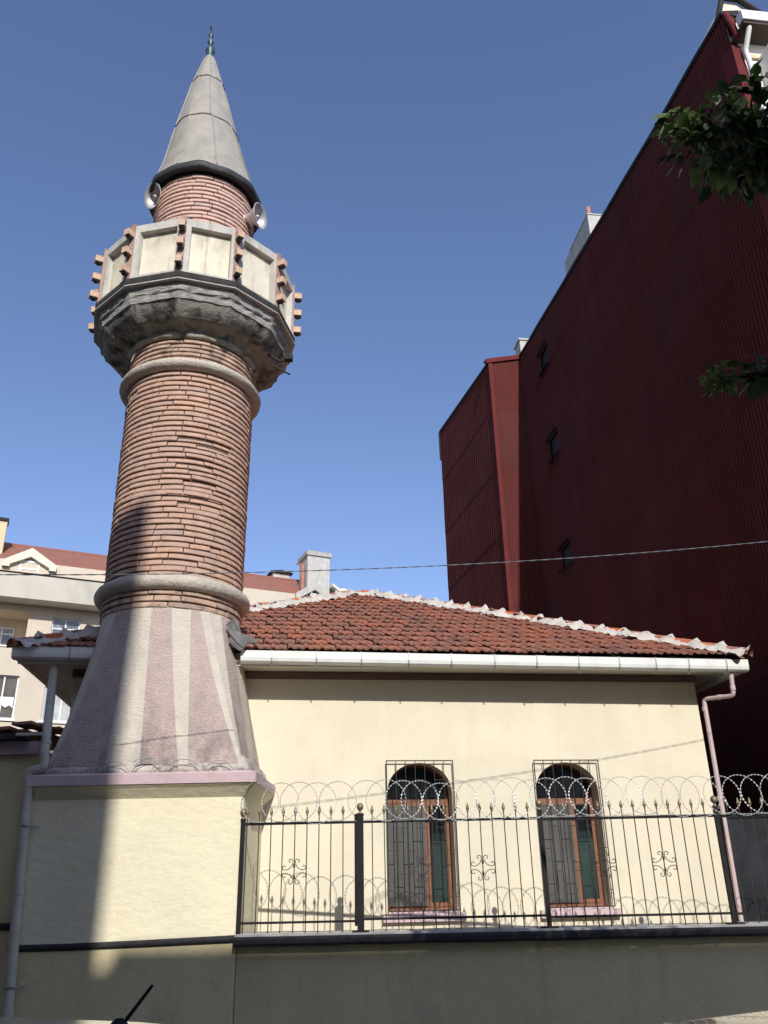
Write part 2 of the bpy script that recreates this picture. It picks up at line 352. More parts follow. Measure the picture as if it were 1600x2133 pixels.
# roof: four tiled slopes, built tile by tile
ZE, ZA, TA, SA0, SA1 = 4.30, 6.61, 4.15, 1.44, 1.94
corner = {'FL': H(EL, EF, ZE), 'FR': H(ER, EF, ZE), 'BR': H(ER, EB, ZE), 'BL': H(EL, EB, ZE)}
apexL, apexR = H(SA0, TA, ZA), H(SA1, TA, ZA)
roof = MB()
for q in ((corner['FL'], corner['FR'], apexR, apexL), (corner['BR'], corner['BL'], apexL, apexR)): roof.quad(*[p-Vector((0, 0, .035)) for p in q], m=1)
for q in ((corner['FR'], corner['BR'], apexR), (corner['BL'], corner['FL'], apexL)): roof.add([p-Vector((0, 0, .035)) for p in q], [(0, 1, 2)], 1)
PROF = [(0, .004), (.07, .024), (.22, .026), (.31, .008), (.52, .006), (.60, .016), (.72, .016), (.80, .007), (1, .003)]
def tile_slope(mb, A, B, apL, apR, tw=.205, th=.35, full=True):
    e = (B-A); Lw = e.length; e.normalize()
    mid = (apL+apR)/2; upv = mid-A; upv = upv-e*upv.dot(e); LS = upv.length; upv.normalize(); nrm = e.cross(upv)
    if nrm.z < 0: nrm = -nrm
    aL = (apL-A).dot(e); aR = (apR-A).dot(e)
    rows = int(LS/th)+1
    for k in range(rows):
        d0 = k*th-.03; f = max(0, (d0+th*.6)/LS)
        lo, hi = aL*f, Lw+(aR-Lw)*f
        off = (k % 2)*tw*.5
        s = -tw+off
        sag = random.uniform(-.008, .008)
        while s < Lw:
            if s+tw*.75 > lo and s+tw*.25 < hi and d0 < LS-th*.8:
                j = random.uniform(-.012, .012); jd = random.uniform(-.014, .014)+sag; jh = random.uniform(0, .012); jr = random.uniform(-.012, .012)
                tv = max(0, min(1, random.gauss(.45, .17)))
                if k >= rows-4 and random.random() < .6: tv = min(1, tv+.45)
                vs = []; n = len(PROF)
                for (fx, h) in PROF:
                    base = A+e*(s+fx*tw*.985+j)+upv*(d0+jd+jr*(fx-.5)*8*.1)
                    vs.append(base+nrm*(h+.036+jh)); vs.append(base+upv*(th*1.06)+nrm*(h*.9+.004+jh*.5)); vs.append(base+nrm*(h+.012+jh)+upv*.004)
                fs = [(3*i, 3*i+3, 3*i+4, 3*i+1) for i in range(n-1)]+[(3*i+2, 3*i+5, 3*i+3, 3*i) for i in range(n-1)]
                fs += [(0, 1, 2), (3*n-3, 3*n-1, 3*n-2)]
                mb.add(vs, fs, 0, False, tv)
            s += tw
tile_slope(roof, corner['FL'], corner['FR'], apexL, apexR)
tile_slope(roof, corner['FR'], corner['BR'], apexR, apexR)
tile_slope(roof, corner['BL'], corner['FL'], apexL, apexL)
tile_slope(roof, corner['BR'], corner['BL'], apexR, apexL)
ro = roof.build('roof', [M['tile'], M['under']], hall)

def hip(A, B, side, nm):
    """half-round ridge tiles laid along a hip and the lime mortar slapped along their front edge"""
    d = (B-A); Ln = d.length; d.normalize(); wv = d.cross(Vector((0, 0, 1))).normalized()
    if wv.dot(side) < 0: wv = -wv
    uv = wv.cross(d); uv = uv if uv.z > 0 else -uv
    tl = .37; n = int(Ln/tl)+1
    caps = MB(); tl = Ln/n
    for k in range(n):
        j = random.uniform(-.01, .01); tv = random.random()
        vs = []
        for q, (al, rr) in enumerate(((k*tl-.02, .108), (k*tl+tl*.12, .103), (k*tl+tl+.025, .082))):
            for i in range(9):
                a = math.pi*i/8
                vs.append(A+d*al+wv*(math.cos(a)*rr+j)+uv*(math.sin(a)*rr*.95+.012))
        fs = [(q*9+i, q*9+i+1, q*9+i+10, q*9+i+9) for q in range(2) for i in range(8)]+[tuple(range(9))]
        caps.add(vs, fs, 0, True, tv)
    caps.build('ridge_tile', M['tile_new'], ro)
    mo = MB(); st = .045; rows = []; k = int(Ln/st); ph = random.random()*9
    for i in range(k+1):
        al = i*st; jn = (al/tl) % 1.0
        tooth = max(0, 1-abs(jn-.0)/.22) if jn < .5 else max(0, 1-abs(1-jn)/.22)
        wd_ = .165+.05*math.sin(al*5.1+ph)+.035*math.sin(al*13+ph*2)+random.uniform(-.025, .045)
        hh = .09+.035*tooth+random.uniform(-.015, .012)
        row = []
        for fx, fz in ((.02, 1.0+.30*tooth), (.18, .98), (.42, .86), (.68, .62), (.88, .42), (1.0, .12)):
            row.append(A+d*al+wv*(.0+fx*(wd_+.075))+uv*(hh*fz+.02*random.uniform(-1, 1)*(fx > .1))-Vector((0, 0, .05*fx)))
        rows.append(row)
    m_ = len(rows[0]); vs = [p for r_ in rows for p in r_]
    mo.add(vs, [(i*m_+j, i*m_+j+1, (i+1)*m_+j+1, (i+1)*m_+j) for i in range(k) for j in range(m_-1)], 0, True)
    mo.build('ridge_mortar', M['lime'], ro)
fside = -H.n
hip(corner['FR'], apexR, fside, 'r'); hip(corner['FL'], apexL, fside, 'l'); hip(apexL, apexR, fside, 't')
hip(corner['BR'], apexR, H.n, 'br'); hip(corner['BL'], apexL, H.n, 'bl')

def gz(s): return -.0072*(s-2.7)
def gutter_run(fa, fb, name, brs, label=None):
    """fa/fb: functions (depth, height) -> point at each end; a rounded box gutter"""
    prof = [(.10, .145), (.0, .15), (-.008, .145), (-.006, .06), (.004, .02), (.03, .0), (.12, .0), (.12, .14)]
    g = MB(); n = len(prof); vs = [fa(*p) for p in prof]+[fb(*p) for p in prof]
    g.add(vs, [(i, (i+1) % n, (i+1) % n+n, i+n) for i in range(n)]+[tuple(range(n)), tuple(range(n, 2*n))[::-1]])
    go = g.build(name, M['gutter'], hall)
    for f in brs:
        b = MB(); a_ = fa(0, 0); bb = fb(0, 0); ax = (bb-a_).normalized()
        pr = [(.03, .165), (-.004, .160), (-.0145, .148), (-.013, .06), (-.002, .013), (.03, -.008), (.06, -.045), (.064, -.05)]
        vs = []
        for w_ in (-.009, .009):
            vs += [fa(*p).lerp(fb(*p), f)+ax*w_ for p in pr]
        m_ = len(pr); b.add(vs, [(i, i+1, i+1+m_, i+m_) for i in range(m_-1)])
        b.build('gutter_bracket', M['bracket'], go)
    return go
GF, GZ = -.60, 4.128
fA = lambda s: (lambda t, z: H(s, GF+t, GZ+gz(s)+z))
s0_, s1_ = -.31, 6.36
gr = gutter_run(fA(s0_), fA(s1_), 'gutter', [(s-s0_)/(s1_-s0_) for s in (.071, .625, 1.191, 1.791, 2.342, 2.907, 3.461, 4.022, 4.57, 5.072, 5.526, 6.053)])
for s, w_ in ((3.53, .11), (6.30, .12)):
    j = MB(); fa, fb = fA(s-w_/2), fA(s+w_/2)
    prof = [(.10, .149), (.0, .154), (-.012, .148), (-.010, .06), (.001, .017), (.03, -.004), (.12, -.004)]
    vs = [fa(*p) for p in prof]+[fb(*p) for p in prof]; n = len(prof)
    j.add(vs, [(i, i+1, i+1+n, i+n) for i in range(n-1)]+[tuple(range(n)), tuple(range(n, 2*n))[::-1]])
    j.build('gutter_joint', M['gutter'], gr)
gl = gutter_run(fA(-3.02), fA(-1.15), 'gutter', [.36, .86])
lef = lambda t_: (lambda d, z: H(-3.02+d, t_, GZ+.04+z))
gutter_run(lef(-.46), lef(8.8), 'gutter', [i/18 for i in range(1, 18)])
rig = lambda t_: (lambda d, z: H(6.36-d, t_, GZ-.03+z))
gutter_run(rig(-.46), rig(8.8), 'gutter', [i/10 for i in range(1, 10)])
mb = MB()
mb.box(H, EL+.05, ER-.05, -.475, -.455, 4.13, 4.30); mb.box(H, EL+.09, EL+.12, -.45, 8.7, 4.13, 4.3); mb.box(H, ER-.12, ER-.09, -.45, 8.7, 4.1, 4.3)
mb.build('fascia_board', M['soffit'], hall)
def bend(pts, r=.06, k=5):
    out = [Vector(pts[0])]
    for a, b, c in zip(pts, pts[1:], pts[2:]):
        a, b, c = Vector(a), Vector(b), Vector(c)
        p = b+(a-b).normalized()*r; q = b+(c-b).normalized()*r
        out += [(p*(1-t)**2+b*2*t*(1-t)+q*t*t) for t in [i/k for i in range(k+1)]]
    return out+[Vector(pts[-1])]
def pipe(pts, r, m, parent, name, collars=(), br=None):
    g = MB(); g.tube(bend(pts, br or r*1.7), r, 14)
    for (p, d) in collars:
        p = Vector(p); d = Vector(d).normalized(); g.tube([p-d*.03, p+d*.03], r*1.17, 14)
    return g.build(name, m, parent)
dpa = H(6.15, -.50, 4.12)
pts = [dpa, H(6.15, -.46, 3.80), H(5.93, -.075, 3.83), H(5.915, -.07, 1.0)]
dp = pipe(pts, .030, M['pipe'], hall, 'downpipe', [(H(6.15, -.475, 3.9), (0, 0, 1)), (H(6.05, -.28, 3.815), pts[2]-pts[1]), (H(5.925, -.07, 3.70), (0, 0, 1)), (H(5.917, -.07, 2.55), (0, 0, 1))])
# torn lead flashing where the roof meets the minaret
fl = MB()
def sheet(mb, pts, th=.012, amp=.02):
    c = sum((Vector(p) for p in pts), Vector())/len(pts); pts = [Vector(p) for p in pts]
    vs = [c+Vector((0, -amp, amp))]+pts; n = len(pts)
    mb.add(vs, [(0, i+1, (i+1) % n+1) for i in range(n)], 0, False)
    mb.prism([p+Vector((0, .004, -.004)) for p in pts], (0, th, -th*.2))
sheet(fl, [(-2.0, 9.97, 4.60), (-1.90, 9.92, 4.66), (-1.85, 9.94, 4.64), (-1.80, 9.98, 4.50), (-1.77, 10.0, 4.44), (-1.60, 10.0, 4.40), (-1.60, 9.98, 4.36), (-1.72, 9.97, 4.36), (-1.76, 9.97, 4.30), (-1.84, 9.93, 4.36), (-1.94, 9.93, 4.48)])
sheet(fl, [(-1.93, 9.96, 4.44), (-1.80, 9.96, 4.33), (-1.76, 9.98, 4.28), (-1.82, 9.97, 4.27), (-1.90, 9.96, 4.33), (-1.95, 9.95, 4.40)])
fl.build('flashing', M['flash'], hall)

# ------------------------------------------------------------------ the minaret
CY = 10.5
TAB = [(0, -2.82), (8.0, -2.815), (8.7, -2.835), (9.2, -2.835), (10.1, -2.845), (11.5, -2.855), (12.0, -2.862), (12.6, -2.89), (13.5, -2.955), (14.7, -3.005), (16.6, -3.06)]
def CX(z):
    for (a, x), (b, y) in zip(TAB, TAB[1:]):
        if z <= b: return x+(y-x)*(max(z, a)-a)/(b-a)
    return TAB[-1][1]
mn = thing('minaret', (-2.82, CY, 0), 'brick minaret with striped flared base, concrete balcony and grey lead cone', 'minaret')
TX0, TX1, TY0, TY1 = -3.86, -1.56, 9.3, 11.7
def rough_face(mb, p0, du, dv, nu, nv, nrm, amp, m=0):
    vs = []
    for j in range(nv+1):
        for i in range(nu+1):
            e = 0 if (i in (0, nu) or j in (0, nv)) else 1
            vs.append(Vector(p0)+Vector(du)*(i/nu)+Vector(dv)*(j/nv)+Vector(nrm)*amp*e*random.uniform(-1, 1))
    mb.add(vs, [(j*(nu+1)+i, j*(nu+1)+i+1, (j+1)*(nu+1)+i+1, (j+1)*(nu+1)+i) for j in range(nv) for i in range(nu)], m, True)
mb = MB(); zt_ = 2.53; rr = .025
def rrect(x0, x1, y0, y1, r, n=4):
    pts = []
    for cx, cy, a0 in ((x1-r, y0+r, -90), (x1-r, y1-r, 0), (x0+r, y1-r, 90), (x0+r, y0+r, 180)):
        pts += [(cx+r*math.cos(R(a0+90*i/n)), cy+r*math.sin(R(a0+90*i/n))) for i in range(n+1)]
    return pts
def ringloft(mb, rows, m=0, smooth=True, wob=0, capt=False):
    """rows: list of (list of xy, z)"""
    n = len(rows[0][0]); vs = [Vector((x+random.uniform(-wob, wob), y+random.uniform(-wob, wob), z+random.uniform(-wob, wob))) for pl, z in rows for x, y in pl]
    mb.add(vs, [(i*n+j, i*n+(j+1) % n, (i+1)*n+(j+1) % n, (i+1)*n+j) for i in range(len(rows)-1) for j in range(n)], m, smooth)
    if capt: mb.add(vs[-n:], [tuple(range(n))], m)
base = rrect(TX0, TX1, TY0, TY1, .035, 5)
ringloft(mb, [(base, 1.11), (base, zt_)], 0, True)
mb.build('tower_base', M['cream_rough'], mn)
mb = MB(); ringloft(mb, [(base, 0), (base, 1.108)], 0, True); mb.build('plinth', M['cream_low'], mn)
mb = MB(); mb.tube([(TX0+.02, TY0+.005, 1.10), (-3.2, TY0+.004, 1.105), (-2.5, TY0, 1.122), (-1.9, TY0-.004, 1.14), (TX1-.01, TY0-.006, 1.15)], .034, 10)
mb.build('string_course', M['black_paint'], mn)
# cornice: sloping soffit and mauve band
q = lambda p, wl=None: rrect(TX0-p+.15, TX1+p, TY0-p, TY1, .035+p*.15, 5)
mb = MB(); ringloft(mb, [(rrect(TX0+.06, TX1+.001, TY0-.001, TY1, .036, 5), 2.50), (q(.10), 2.60), (q(.135), 2.628)], 0, False, .004); mb.build('cornice_soffit', M['cream_rough'], mn)
mb = MB(); ringloft(mb, [(q(.132), 2.63), (q(.142), 2.635), (q(.15), 2.735), (q(.13), 2.75), (q(.02), 2.775)], 0, False, .003, True); mb.build('cornice_band', M['mauve'], mn)
# lumpy cement fillet under the flare
mb = MB(); rows = []
for k, (p, z) in enumerate(((.05, 2.755), (.072, 2.77), (.06, 2.82), (.03, 2.875), (-.01, 2.93))):
    pl = []
    for (a, b), (c, d) in zip(rrect(TX0+.14-p, TX1-.015+p, TY0+.005-p, TY1, .06, 3), rrect(TX0+.14-p, TX1-.015+p, TY0+.005-p, TY1, .06, 3)[1:]+rrect(TX0+.14-p, TX1-.015+p, TY0+.005-p, TY1, .06, 3)[:1]):
        nn = max(1, int(math.hypot(c-a, d-b)/.07))
        pl += [(a+(c-a)*i/nn, b+(d-b)*i/nn) for i in range(nn)]
    rows.append((pl, z))
n0 = min(len(r_[0]) for r_ in rows)
rows = [([r_[0][int(i*len(r_[0])/n0)] for i in range(n0)], r_[1]) for r_ in rows]
ringloft(mb, rows, 0, True, .009); mb.build('cement_fillet', M['cement'], mn)
# flare: square at the foot, round at the top, painted wedge stripes
ZF0, ZF1, RF = 2.84, 4.745, .885
HW = 1.245
cxf = -2.805
# fractions along one face: (top, foot) boundaries, cream and pink in turn
FB = [(0, 0, 0), (.13, .02, 1), (.30, .30, 0), (.485, .475, 1), (.655, .672, 0), (.825, .722, 1), (.905, .98, 0), (1, 1, 0)]
FBf = FB
FX0, FX1, FY0, FY1 = -3.70, -1.585, 9.25, 11.5
def face_pts(fi, ft, fb, v):
    a0 = -45+90*fi
    th = R(a0+90*ft)
    top = Vector((CX(4.7)+RF*math.sin(th), CY-RF*math.cos(th)))
    e = -1+2*fb
    fx, fy = (FX1-FX0)/2, (FY1-FY0)/2
    crn = [(e*fx, -fy), (fx, e*fy), (-e*fx, fy), (-fx, -e*fy)][fi]
    bot = Vector(((FX0+FX1)/2+crn[0], (FY0+FY1)/2+crn[1]))
    vv = v+.06*math.sin(math.pi*v)         # slightly convex
    return bot.lerp(top, min(1, vv))
mbc, mbp = MB(), MB()
NR = 16
for fi in range(4):
    F = FBf if fi == 0 else FB
    for (t0, b0, k), (t1, b1, _) in zip(F, F[1:]):
        sub = max(1, round((b1-b0)/.06))
        tgt = mbp if k else mbc
        vs = []
        for r_ in range(NR+1):
            v = r_/NR; z = ZF0+(ZF1-ZF0)*v
            for i in range(sub+1):
                f = i/sub; jx = random.uniform(-.005, .005) if (0 < r_ < NR) and 0 < i < sub else 0
                p = face_pts(fi, t0+(t1-t0)*f, b0+(b1-b0)*f, v); vs.append((p.x+jx, p.y+jx, z))
        tgt.add(vs, [(r_*(sub+1)+i, r_*(sub+1)+i+1, (r_+1)*(sub+1)+i+1, (r_+1)*(sub+1)+i) for r_ in range(NR) for i in range(sub)], 0, True)
mbc.build('flare_cream_stripes', M['flare_cream'], mn); mbp.build('flare_pink_stripes', M['flare_pink'], mn)

def bricks(mb, z0, z1, r, n, h=.06, lo=0, hi=1, damage=None):
    rows = max(1, round((z1-z0)/.0795)); pz = (z1-z0)/rows
    for k in range(rows):
        z = z0+k*pz; a = random.random(); hh = pz*.83
        th = a*2*math.pi
        ang_left = 2*math.pi; bow = random.uniform(-.006, .006)
        while ang_left > .02:
            w = min(ang_left, 2*math.pi/n*random.uniform(.75, 1.3))
            if ang_left-w < .12: w = ang_left
            g_ = .017; rr_ = r+random.gauss(0, .0026)+bow*.4; dz = random.gauss(0, .0013); hb = hh*random.uniform(.95, 1.04)
            mid = math.degrees(th+w/2); tl = random.gauss(0, .0025)
            if damage and abs(z-damage[1]) < damage[3] and abs(ang(mid, damage[0])) < damage[2]:
                rr_ += random.uniform(-.022, .012); dz += random.uniform(-.012, .01); hb *= random.uniform(.7, 1.1)
            if random.random() < .025: rr_ -= .014
            sg = 4; vs = []
            pf = ((r-.06, 0), (rr_+.004, .0), (rr_+.008, .007), (rr_-.003, hb-.010), (rr_-.014, hb), (r-.06, hb))
            for i in range(sg+1):
                t = th+g_/2+(w-g_)*i/sg; c = CX(z); jj = random.uniform(-.0018, .0018)
                for (pr, pz_) in pf: vs.append((c+(pr+jj)*math.sin(t), CY-(pr+jj)*math.cos(t), z+pz_+dz+tl*(i/sg-.5)*2))
            m_ = len(pf)
            fs = [(i*m_+q_, i*m_+q_+1, (i+1)*m_+q_+1, (i+1)*m_+q_) for i in range(sg) for q_ in range(m_-1)]
            fs += [tuple(range(m_)), tuple(range(sg*m_, sg*m_+m_))[::-1]]
            mb.add(vs, fs, 0, False, max(0, min(1, random.gauss(.5, .2))))
            th += w; ang_left -= w
def core(mb, z0, z1, r): mb.lathe([(r, z0), (r, z1)], 48, CX, CY, 1)
mb = MB(); bricks(mb, 5.13, 8.14, .893, 15, damage=(28, 6.55, 22, .5)); core(mb, 5.0, 8.2, .868)
bricks(mb, 6.25, 6.25+.079, .894, 16); mb.build('shaft', [M['brick'], M['mortar']], mn)
mb = MB(); bricks(mb, 4.735, 4.985, .895, 15); core(mb, 4.6, 5.05, .86); mb.build('brick_neck', [M['brick_old'], M['mortar']], mn)
mb = MB(); bricks(mb, 8.30, 8.66, .905, 15); core(mb, 8.2, 8.7, .875); mb.build('brick_neck', [M['brick_old'], M['mortar']], mn)
mb = MB(); bricks(mb, 10.0, 11.86, .795, 15); core(mb, 9.8, 11.95, .77); mb.build('upper_shaft', [M['brick_pink'], M['mortar']], mn)
def torus(zc, rmaj, rw, rh, nm):
    mb = MB(); pr = [(rmaj+rw*math.cos(a), zc+rh*math.sin(a)) for a in [R(-100+200*i/14) for i in range(15)]]
    pr = [(rmaj-.08, pr[0][1])]+pr+[(rmaj-.08, pr[-1][1])]
    mb.lathe(pr, 80, CX, CY, 0, True, .0035); mb.build(nm, M['ring'], mn)
torus(5.055, .90, .105, .095, 'moulding_ring'); torus(8.215, .895, .125, .085, 'moulding_ring')
# corbel: twelve-sided at the top, round at its foot
NP, PH, RB = 12, 3.6, 1.489
def polyr(a, R_, k):
    d = ((a-PH+15) % 30)-15
    pc = R_*math.cos(R(15))/math.cos(R(abs(d)-15)) if True else R_
    return pc*k+R_*(1-k)
def polyloft(mb, prof, m=0, n=96, smooth=False, wob=0):
    vs = []
    for (r_, z, k) in prof:
        for j in range(n):
            a = PH+360*j/n; rr_ = polyr(a, r_, k)+random.uniform(-wob, wob); c = CX(z)
            vs.append((c+rr_*math.sin(R(a)), CY-rr_*math.cos(R(a)), z+random.uniform(-wob, wob)*.5))
    mb.add(vs, [(i*n+j, i*n+(j+1) % n, (i+1)*n+(j+1) % n, (i+1)*n+j) for i in range(len(prof)-1) for j in range(n)], m, smooth)
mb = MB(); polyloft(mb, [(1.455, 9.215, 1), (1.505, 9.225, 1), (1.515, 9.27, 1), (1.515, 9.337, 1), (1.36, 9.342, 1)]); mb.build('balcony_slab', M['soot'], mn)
mb = MB(); polyloft(mb, [(1.46, 9.208, 1), (1.522, 9.21, 1), (1.522, 9.224, 1)]); mb.build('slab_edge', M['conc'], mn)
mb = MB(); polyloft(mb, [(1.355, 8.985, .8), (1.385, 8.99, .85), (1.40, 9.08, .9), (1.425, 9.10, .95), (1.445, 9.175, 1), (1.46, 9.215, 1)], wob=.011); mb.build('corbel_moulding', M['mold'], mn)
cp = [(.945, 8.66), (.95, 8.70), (.97, 8.735), (1.005, 8.765), (1.06, 8.79), (1.13, 8.805), (1.19, 8.81), (1.20, 8.825), (1.27, 8.86), (1.33, 8.92), (1.37, 8.99)]
def flute(a, f): return 0
mb = MB(); vs = []; n = 120
for i, (r_, z) in enumerate(cp):
    for j in range(n):
        a = PH+360*j/n; k = min(1, i/6.)*.95; d = abs(((a-PH+15) % 30)-15)/15   # 1 on a corner... ribs on the twelve corners
        rib = .035*max(0, 1-d*3.2) if 1 < i < 9 else 0
        rr_ = polyr(a, r_, k)-.03*math.sin(math.pi*min(1, i/8))*(1-(2*d-1)**2)*.6+rib
        c = CX(z); vs.append((c+rr_*math.sin(R(a)), CY-rr_*math.cos(R(a)), z-(.02 if 2 < i < 8 else 0)*(rib > 0)))
mb.add(vs, [(i*n+j, i*n+(j+1) % n, (i+1)*n+(j+1) % n, (i+1)*n+j) for i in range(len(cp)-1) for j in range(n)], 0, True)
mb.build('corbel', M['corbel'], mn)
mb = MB(); mb.lathe([(.90, 8.655), (.95, 8.66), (.965, 8.70), (.955, 8.735), (.93, 8.74)], 72, CX, CY, 0, True, .006); mb.build('corbel_foot', M['corb_foot'], mn)
# parapet of twelve framed panels
PZ0, PZ1 = 9.337, 10.30
for k in range(NP):
    a0, a1 = PH+30*k, PH+30*(k+1); c = Vector((CX(9.7), CY, 0))
    p0 = c+Vector((math.sin(R(a0)), -math.cos(R(a0)), 0))*RB; p1 = c+Vector((math.sin(R(a1)), -math.cos(R(a1)), 0))*RB
    e = (p1-p0); L_ = e.length; e.normalize(); nn = Vector((e.y, -e.x, 0)); nn = nn if nn.dot(p0-c) > 0 else -nn
    pt = lambda u, d, z: p0+e*u-nn*d+Vector((0, 0, z))
    mb = MB(); a, b, z0, z1, dp_ = .115, L_-.085, PZ0+.055, PZ1-.13, .085
    fr_o = [pt(0, 0, PZ0), pt(L_, 0, PZ0), pt(L_, 0, PZ1), pt(0, 0, PZ1)]; fr_i = [pt(a, 0, z0), pt(b, 0, z0), pt(b, 0, z1), pt(a, 0, z1)]
    fr_d = [pt(a+.012, dp_, z0+.01), pt(b-.012, dp_, z0+.01), pt(b-.012, dp_, z1-.005), pt(a+.012, dp_, z1-.005)]
    for i in range(4):
        j = (i+1) % 4; mb.quad(fr_o[i], fr_o[j], fr_i[j], fr_i[i]); mb.quad(fr_i[i], fr_i[j], fr_d[j], fr_d[i])
    mb.quad(pt(0, 0, PZ1), pt(L_, 0, PZ1), pt(L_-.03, .14, PZ1), pt(.03, .14, PZ1)); mb.quad(pt(.03, .14, PZ1), pt(L_-.03, .14, PZ1), pt(L_-.03, .14, PZ0), pt(.03, .14, PZ0))
    pf = mb.build('parapet_panel', M['conc'], mn)
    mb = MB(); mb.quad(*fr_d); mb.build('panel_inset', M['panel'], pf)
    # lamp strip on the corner
    an = R(a0); ro_ = Vector((math.sin(an), -math.cos(an), 0)); tg = Vector((math.cos(an), math.sin(an), 0))
    lp = lambda u, d, z: p0+tg*u+ro_*d+Vector((0, 0, z))
    def bx(mb, u0, u1, d0, d1, z0, z1, sk=0):
        mb.hexa([lp(u0, d0, z0), lp(u1, d0, z0), lp(u1, d1, z0+sk), lp(u0, d1, z0+sk), lp(u0, d0, z1), lp(u1, d0, z1), lp(u1, d1, z1), lp(u0, d1, z1)])
    mb = MB(); bx(mb, -.04, .04, -.015, .012, PZ0-.04, PZ1+.03); ls = mb.build('lamp_strip', M['strip'], mn)
    for zc in (9.46, 9.78, 10.10):
        mb = MB(); j = random.uniform(-.006, .006)
        bx(mb, -.047, .047, .012, .125, zc-.03+j, zc+.06+j, -.008); bx(mb, -.052, .052, .02, .09, zc+.06+j, zc+.068+j)
        lm = mb.build('lamp', M['lamp'], ls)
        g = MB(); g.lathe([(.0, -.034), (.032, -.034), (.042, -.022), (.045, 0)], 14, 0, 0, 0, True, 0, (lp(0, .066, zc-.037+j), (0, 0, 1)))
        # dark reflector under the housing (a sub-part of the strip, beside its lamp)
        g.build('lamp_lens', M['lens'], ls)
# odd bracket and rod under the right edge
mb = MB(); mb.hexa([Vector((-1.42+x, 10.25+y, 8.73+z)) for z in (0, .1) for x, y in ((0, 0), (.11, 0), (.11, .1), (0, .1))]); mb.tube([(-1.62, 10.3, 8.66), (-1.34, 10.28, 8.47)], .014, 8); mb.tube([(-1.36, 10.3, 8.75), (-1.5, 10.3, 8.72), (-1.7, 10.3, 8.85)], .018, 8)
mb.build('spare_bracket', M['soot'], mn)
# eave and lead cone
mb = MB()
pr = [(.80, 11.90), (.915, 11.875), (.925, 11.88), (.93, 11.985), (.92, 12.0), (.85, 12.06)]
vs = []; n = 72
for (r_, z) in pr:
    for j in range(n):
        a = 2*math.pi*j/n; w_ = .012*math.sin(7*a+1)+.008*math.sin(13*a); c = CX(z)
        vs.append((c+(r_+w_*.4)*math.sin(a), CY-(r_+w_*.4)*math.cos(a), z+w_*(r_ > .9)))
mb.add(vs, [(i*n+j, i*n+(j+1) % n, (i+1)*n+(j+1) % n, (i+1)*n+j) for i in range(len(pr)-1) for j in range(n)], 0, True); mb.build('eave_ring', M['eave_dark'], mn)
CP = [(.905, 12.0), (.835, 12.2), (.725, 12.6), (.545, 13.48), (.285, 14.73), (.085, 15.5), (.05, 15.6)]
def conr(z):
    for (a, b), (c, d) in zip(CP, CP[1:]):
        if z <= d: return a+(c-a)*(z-b)/(d-b)
    return .05
NS = 9
mb = MB(); n = NS*8; zs = [12.0+i*.1 for i in range(36)]+[15.6]; vs = []
for z in zs:
    for j in range(n):
        a = 2*math.pi*j/n; f = (j % 8)/8.; r_ = conr(z)*(1-.012*math.sin(math.pi*f)); r_ += .004 if (z < 13.47 or 13.49 < z < 14.7) and False else 0
        r_ += random.uniform(-.0025, .0025); c = CX(z); vs.append((c+r_*math.sin(a+.36), CY-r_*math.cos(a+.36), z))
mb.add(vs, [(i*n+j, i*n+(j+1) % n, (i+1)*n+(j+1) % n, (i+1)*n+j) for i in range(len(zs)-1) for j in range(n)], 0, True)
cone = mb.build('cone_roof', M['lead'], mn)
sm = MB()
for k in range(NS):
    a = 2*math.pi*k/NS+.36
    for (za, zb_) in ((12.02, 13.46), (13.5, 14.71), (14.75, 15.5)):
        o_ = random.uniform(-.05, .05)
        sm.tube([(CX(z)+(conr(z)+.004)*math.sin(a+o_), CY-(conr(z)+.004)*math.cos(a+o_), z) for z in [za+(zb_-za)*i/8 for i in range(9)]], .012, 6)
sm.build('lead_seam', M['lead'], cone)
sm = MB()
for z in (13.48, 14.73):
    r_ = conr(z)+.005
    sm.tube([(CX(z)+r_*math.sin(2*math.pi*i/60), CY-r_*math.cos(2*math.pi*i/60), z+.012*math.sin(2*math.pi*i/60*NS)) for i in range(60)], .008, 6, closed=True)
sm.build('lead_lap', M['seam'], cone)
fp = [(.05, 15.45), (.075, 15.5), (.06, 15.6), (.068, 15.66), (.088, 15.72), (.07, 15.80), (.03, 15.84), (.025, 15.9), (.055, 15.95), (.055, 16.0), (.022, 16.05), (.022, 16.1), (.045, 16.14), (.045, 16.17), (.02, 16.22), (.016, 16.28), (.006, 16.32)]
mb = MB(); mb.lathe(fp, 20, CX, CY); mb.tube([(CX(16.3), CY+.07*math.sin(t), 16.38+.085*-math.cos(t)*1.0) for t in [R(-150+300*i/20) for i in range(21)]], [.004+.011*math.sin(math.pi*i/20) for i in range(21)], 8)
mb.build('finial', M['copper'], mn)
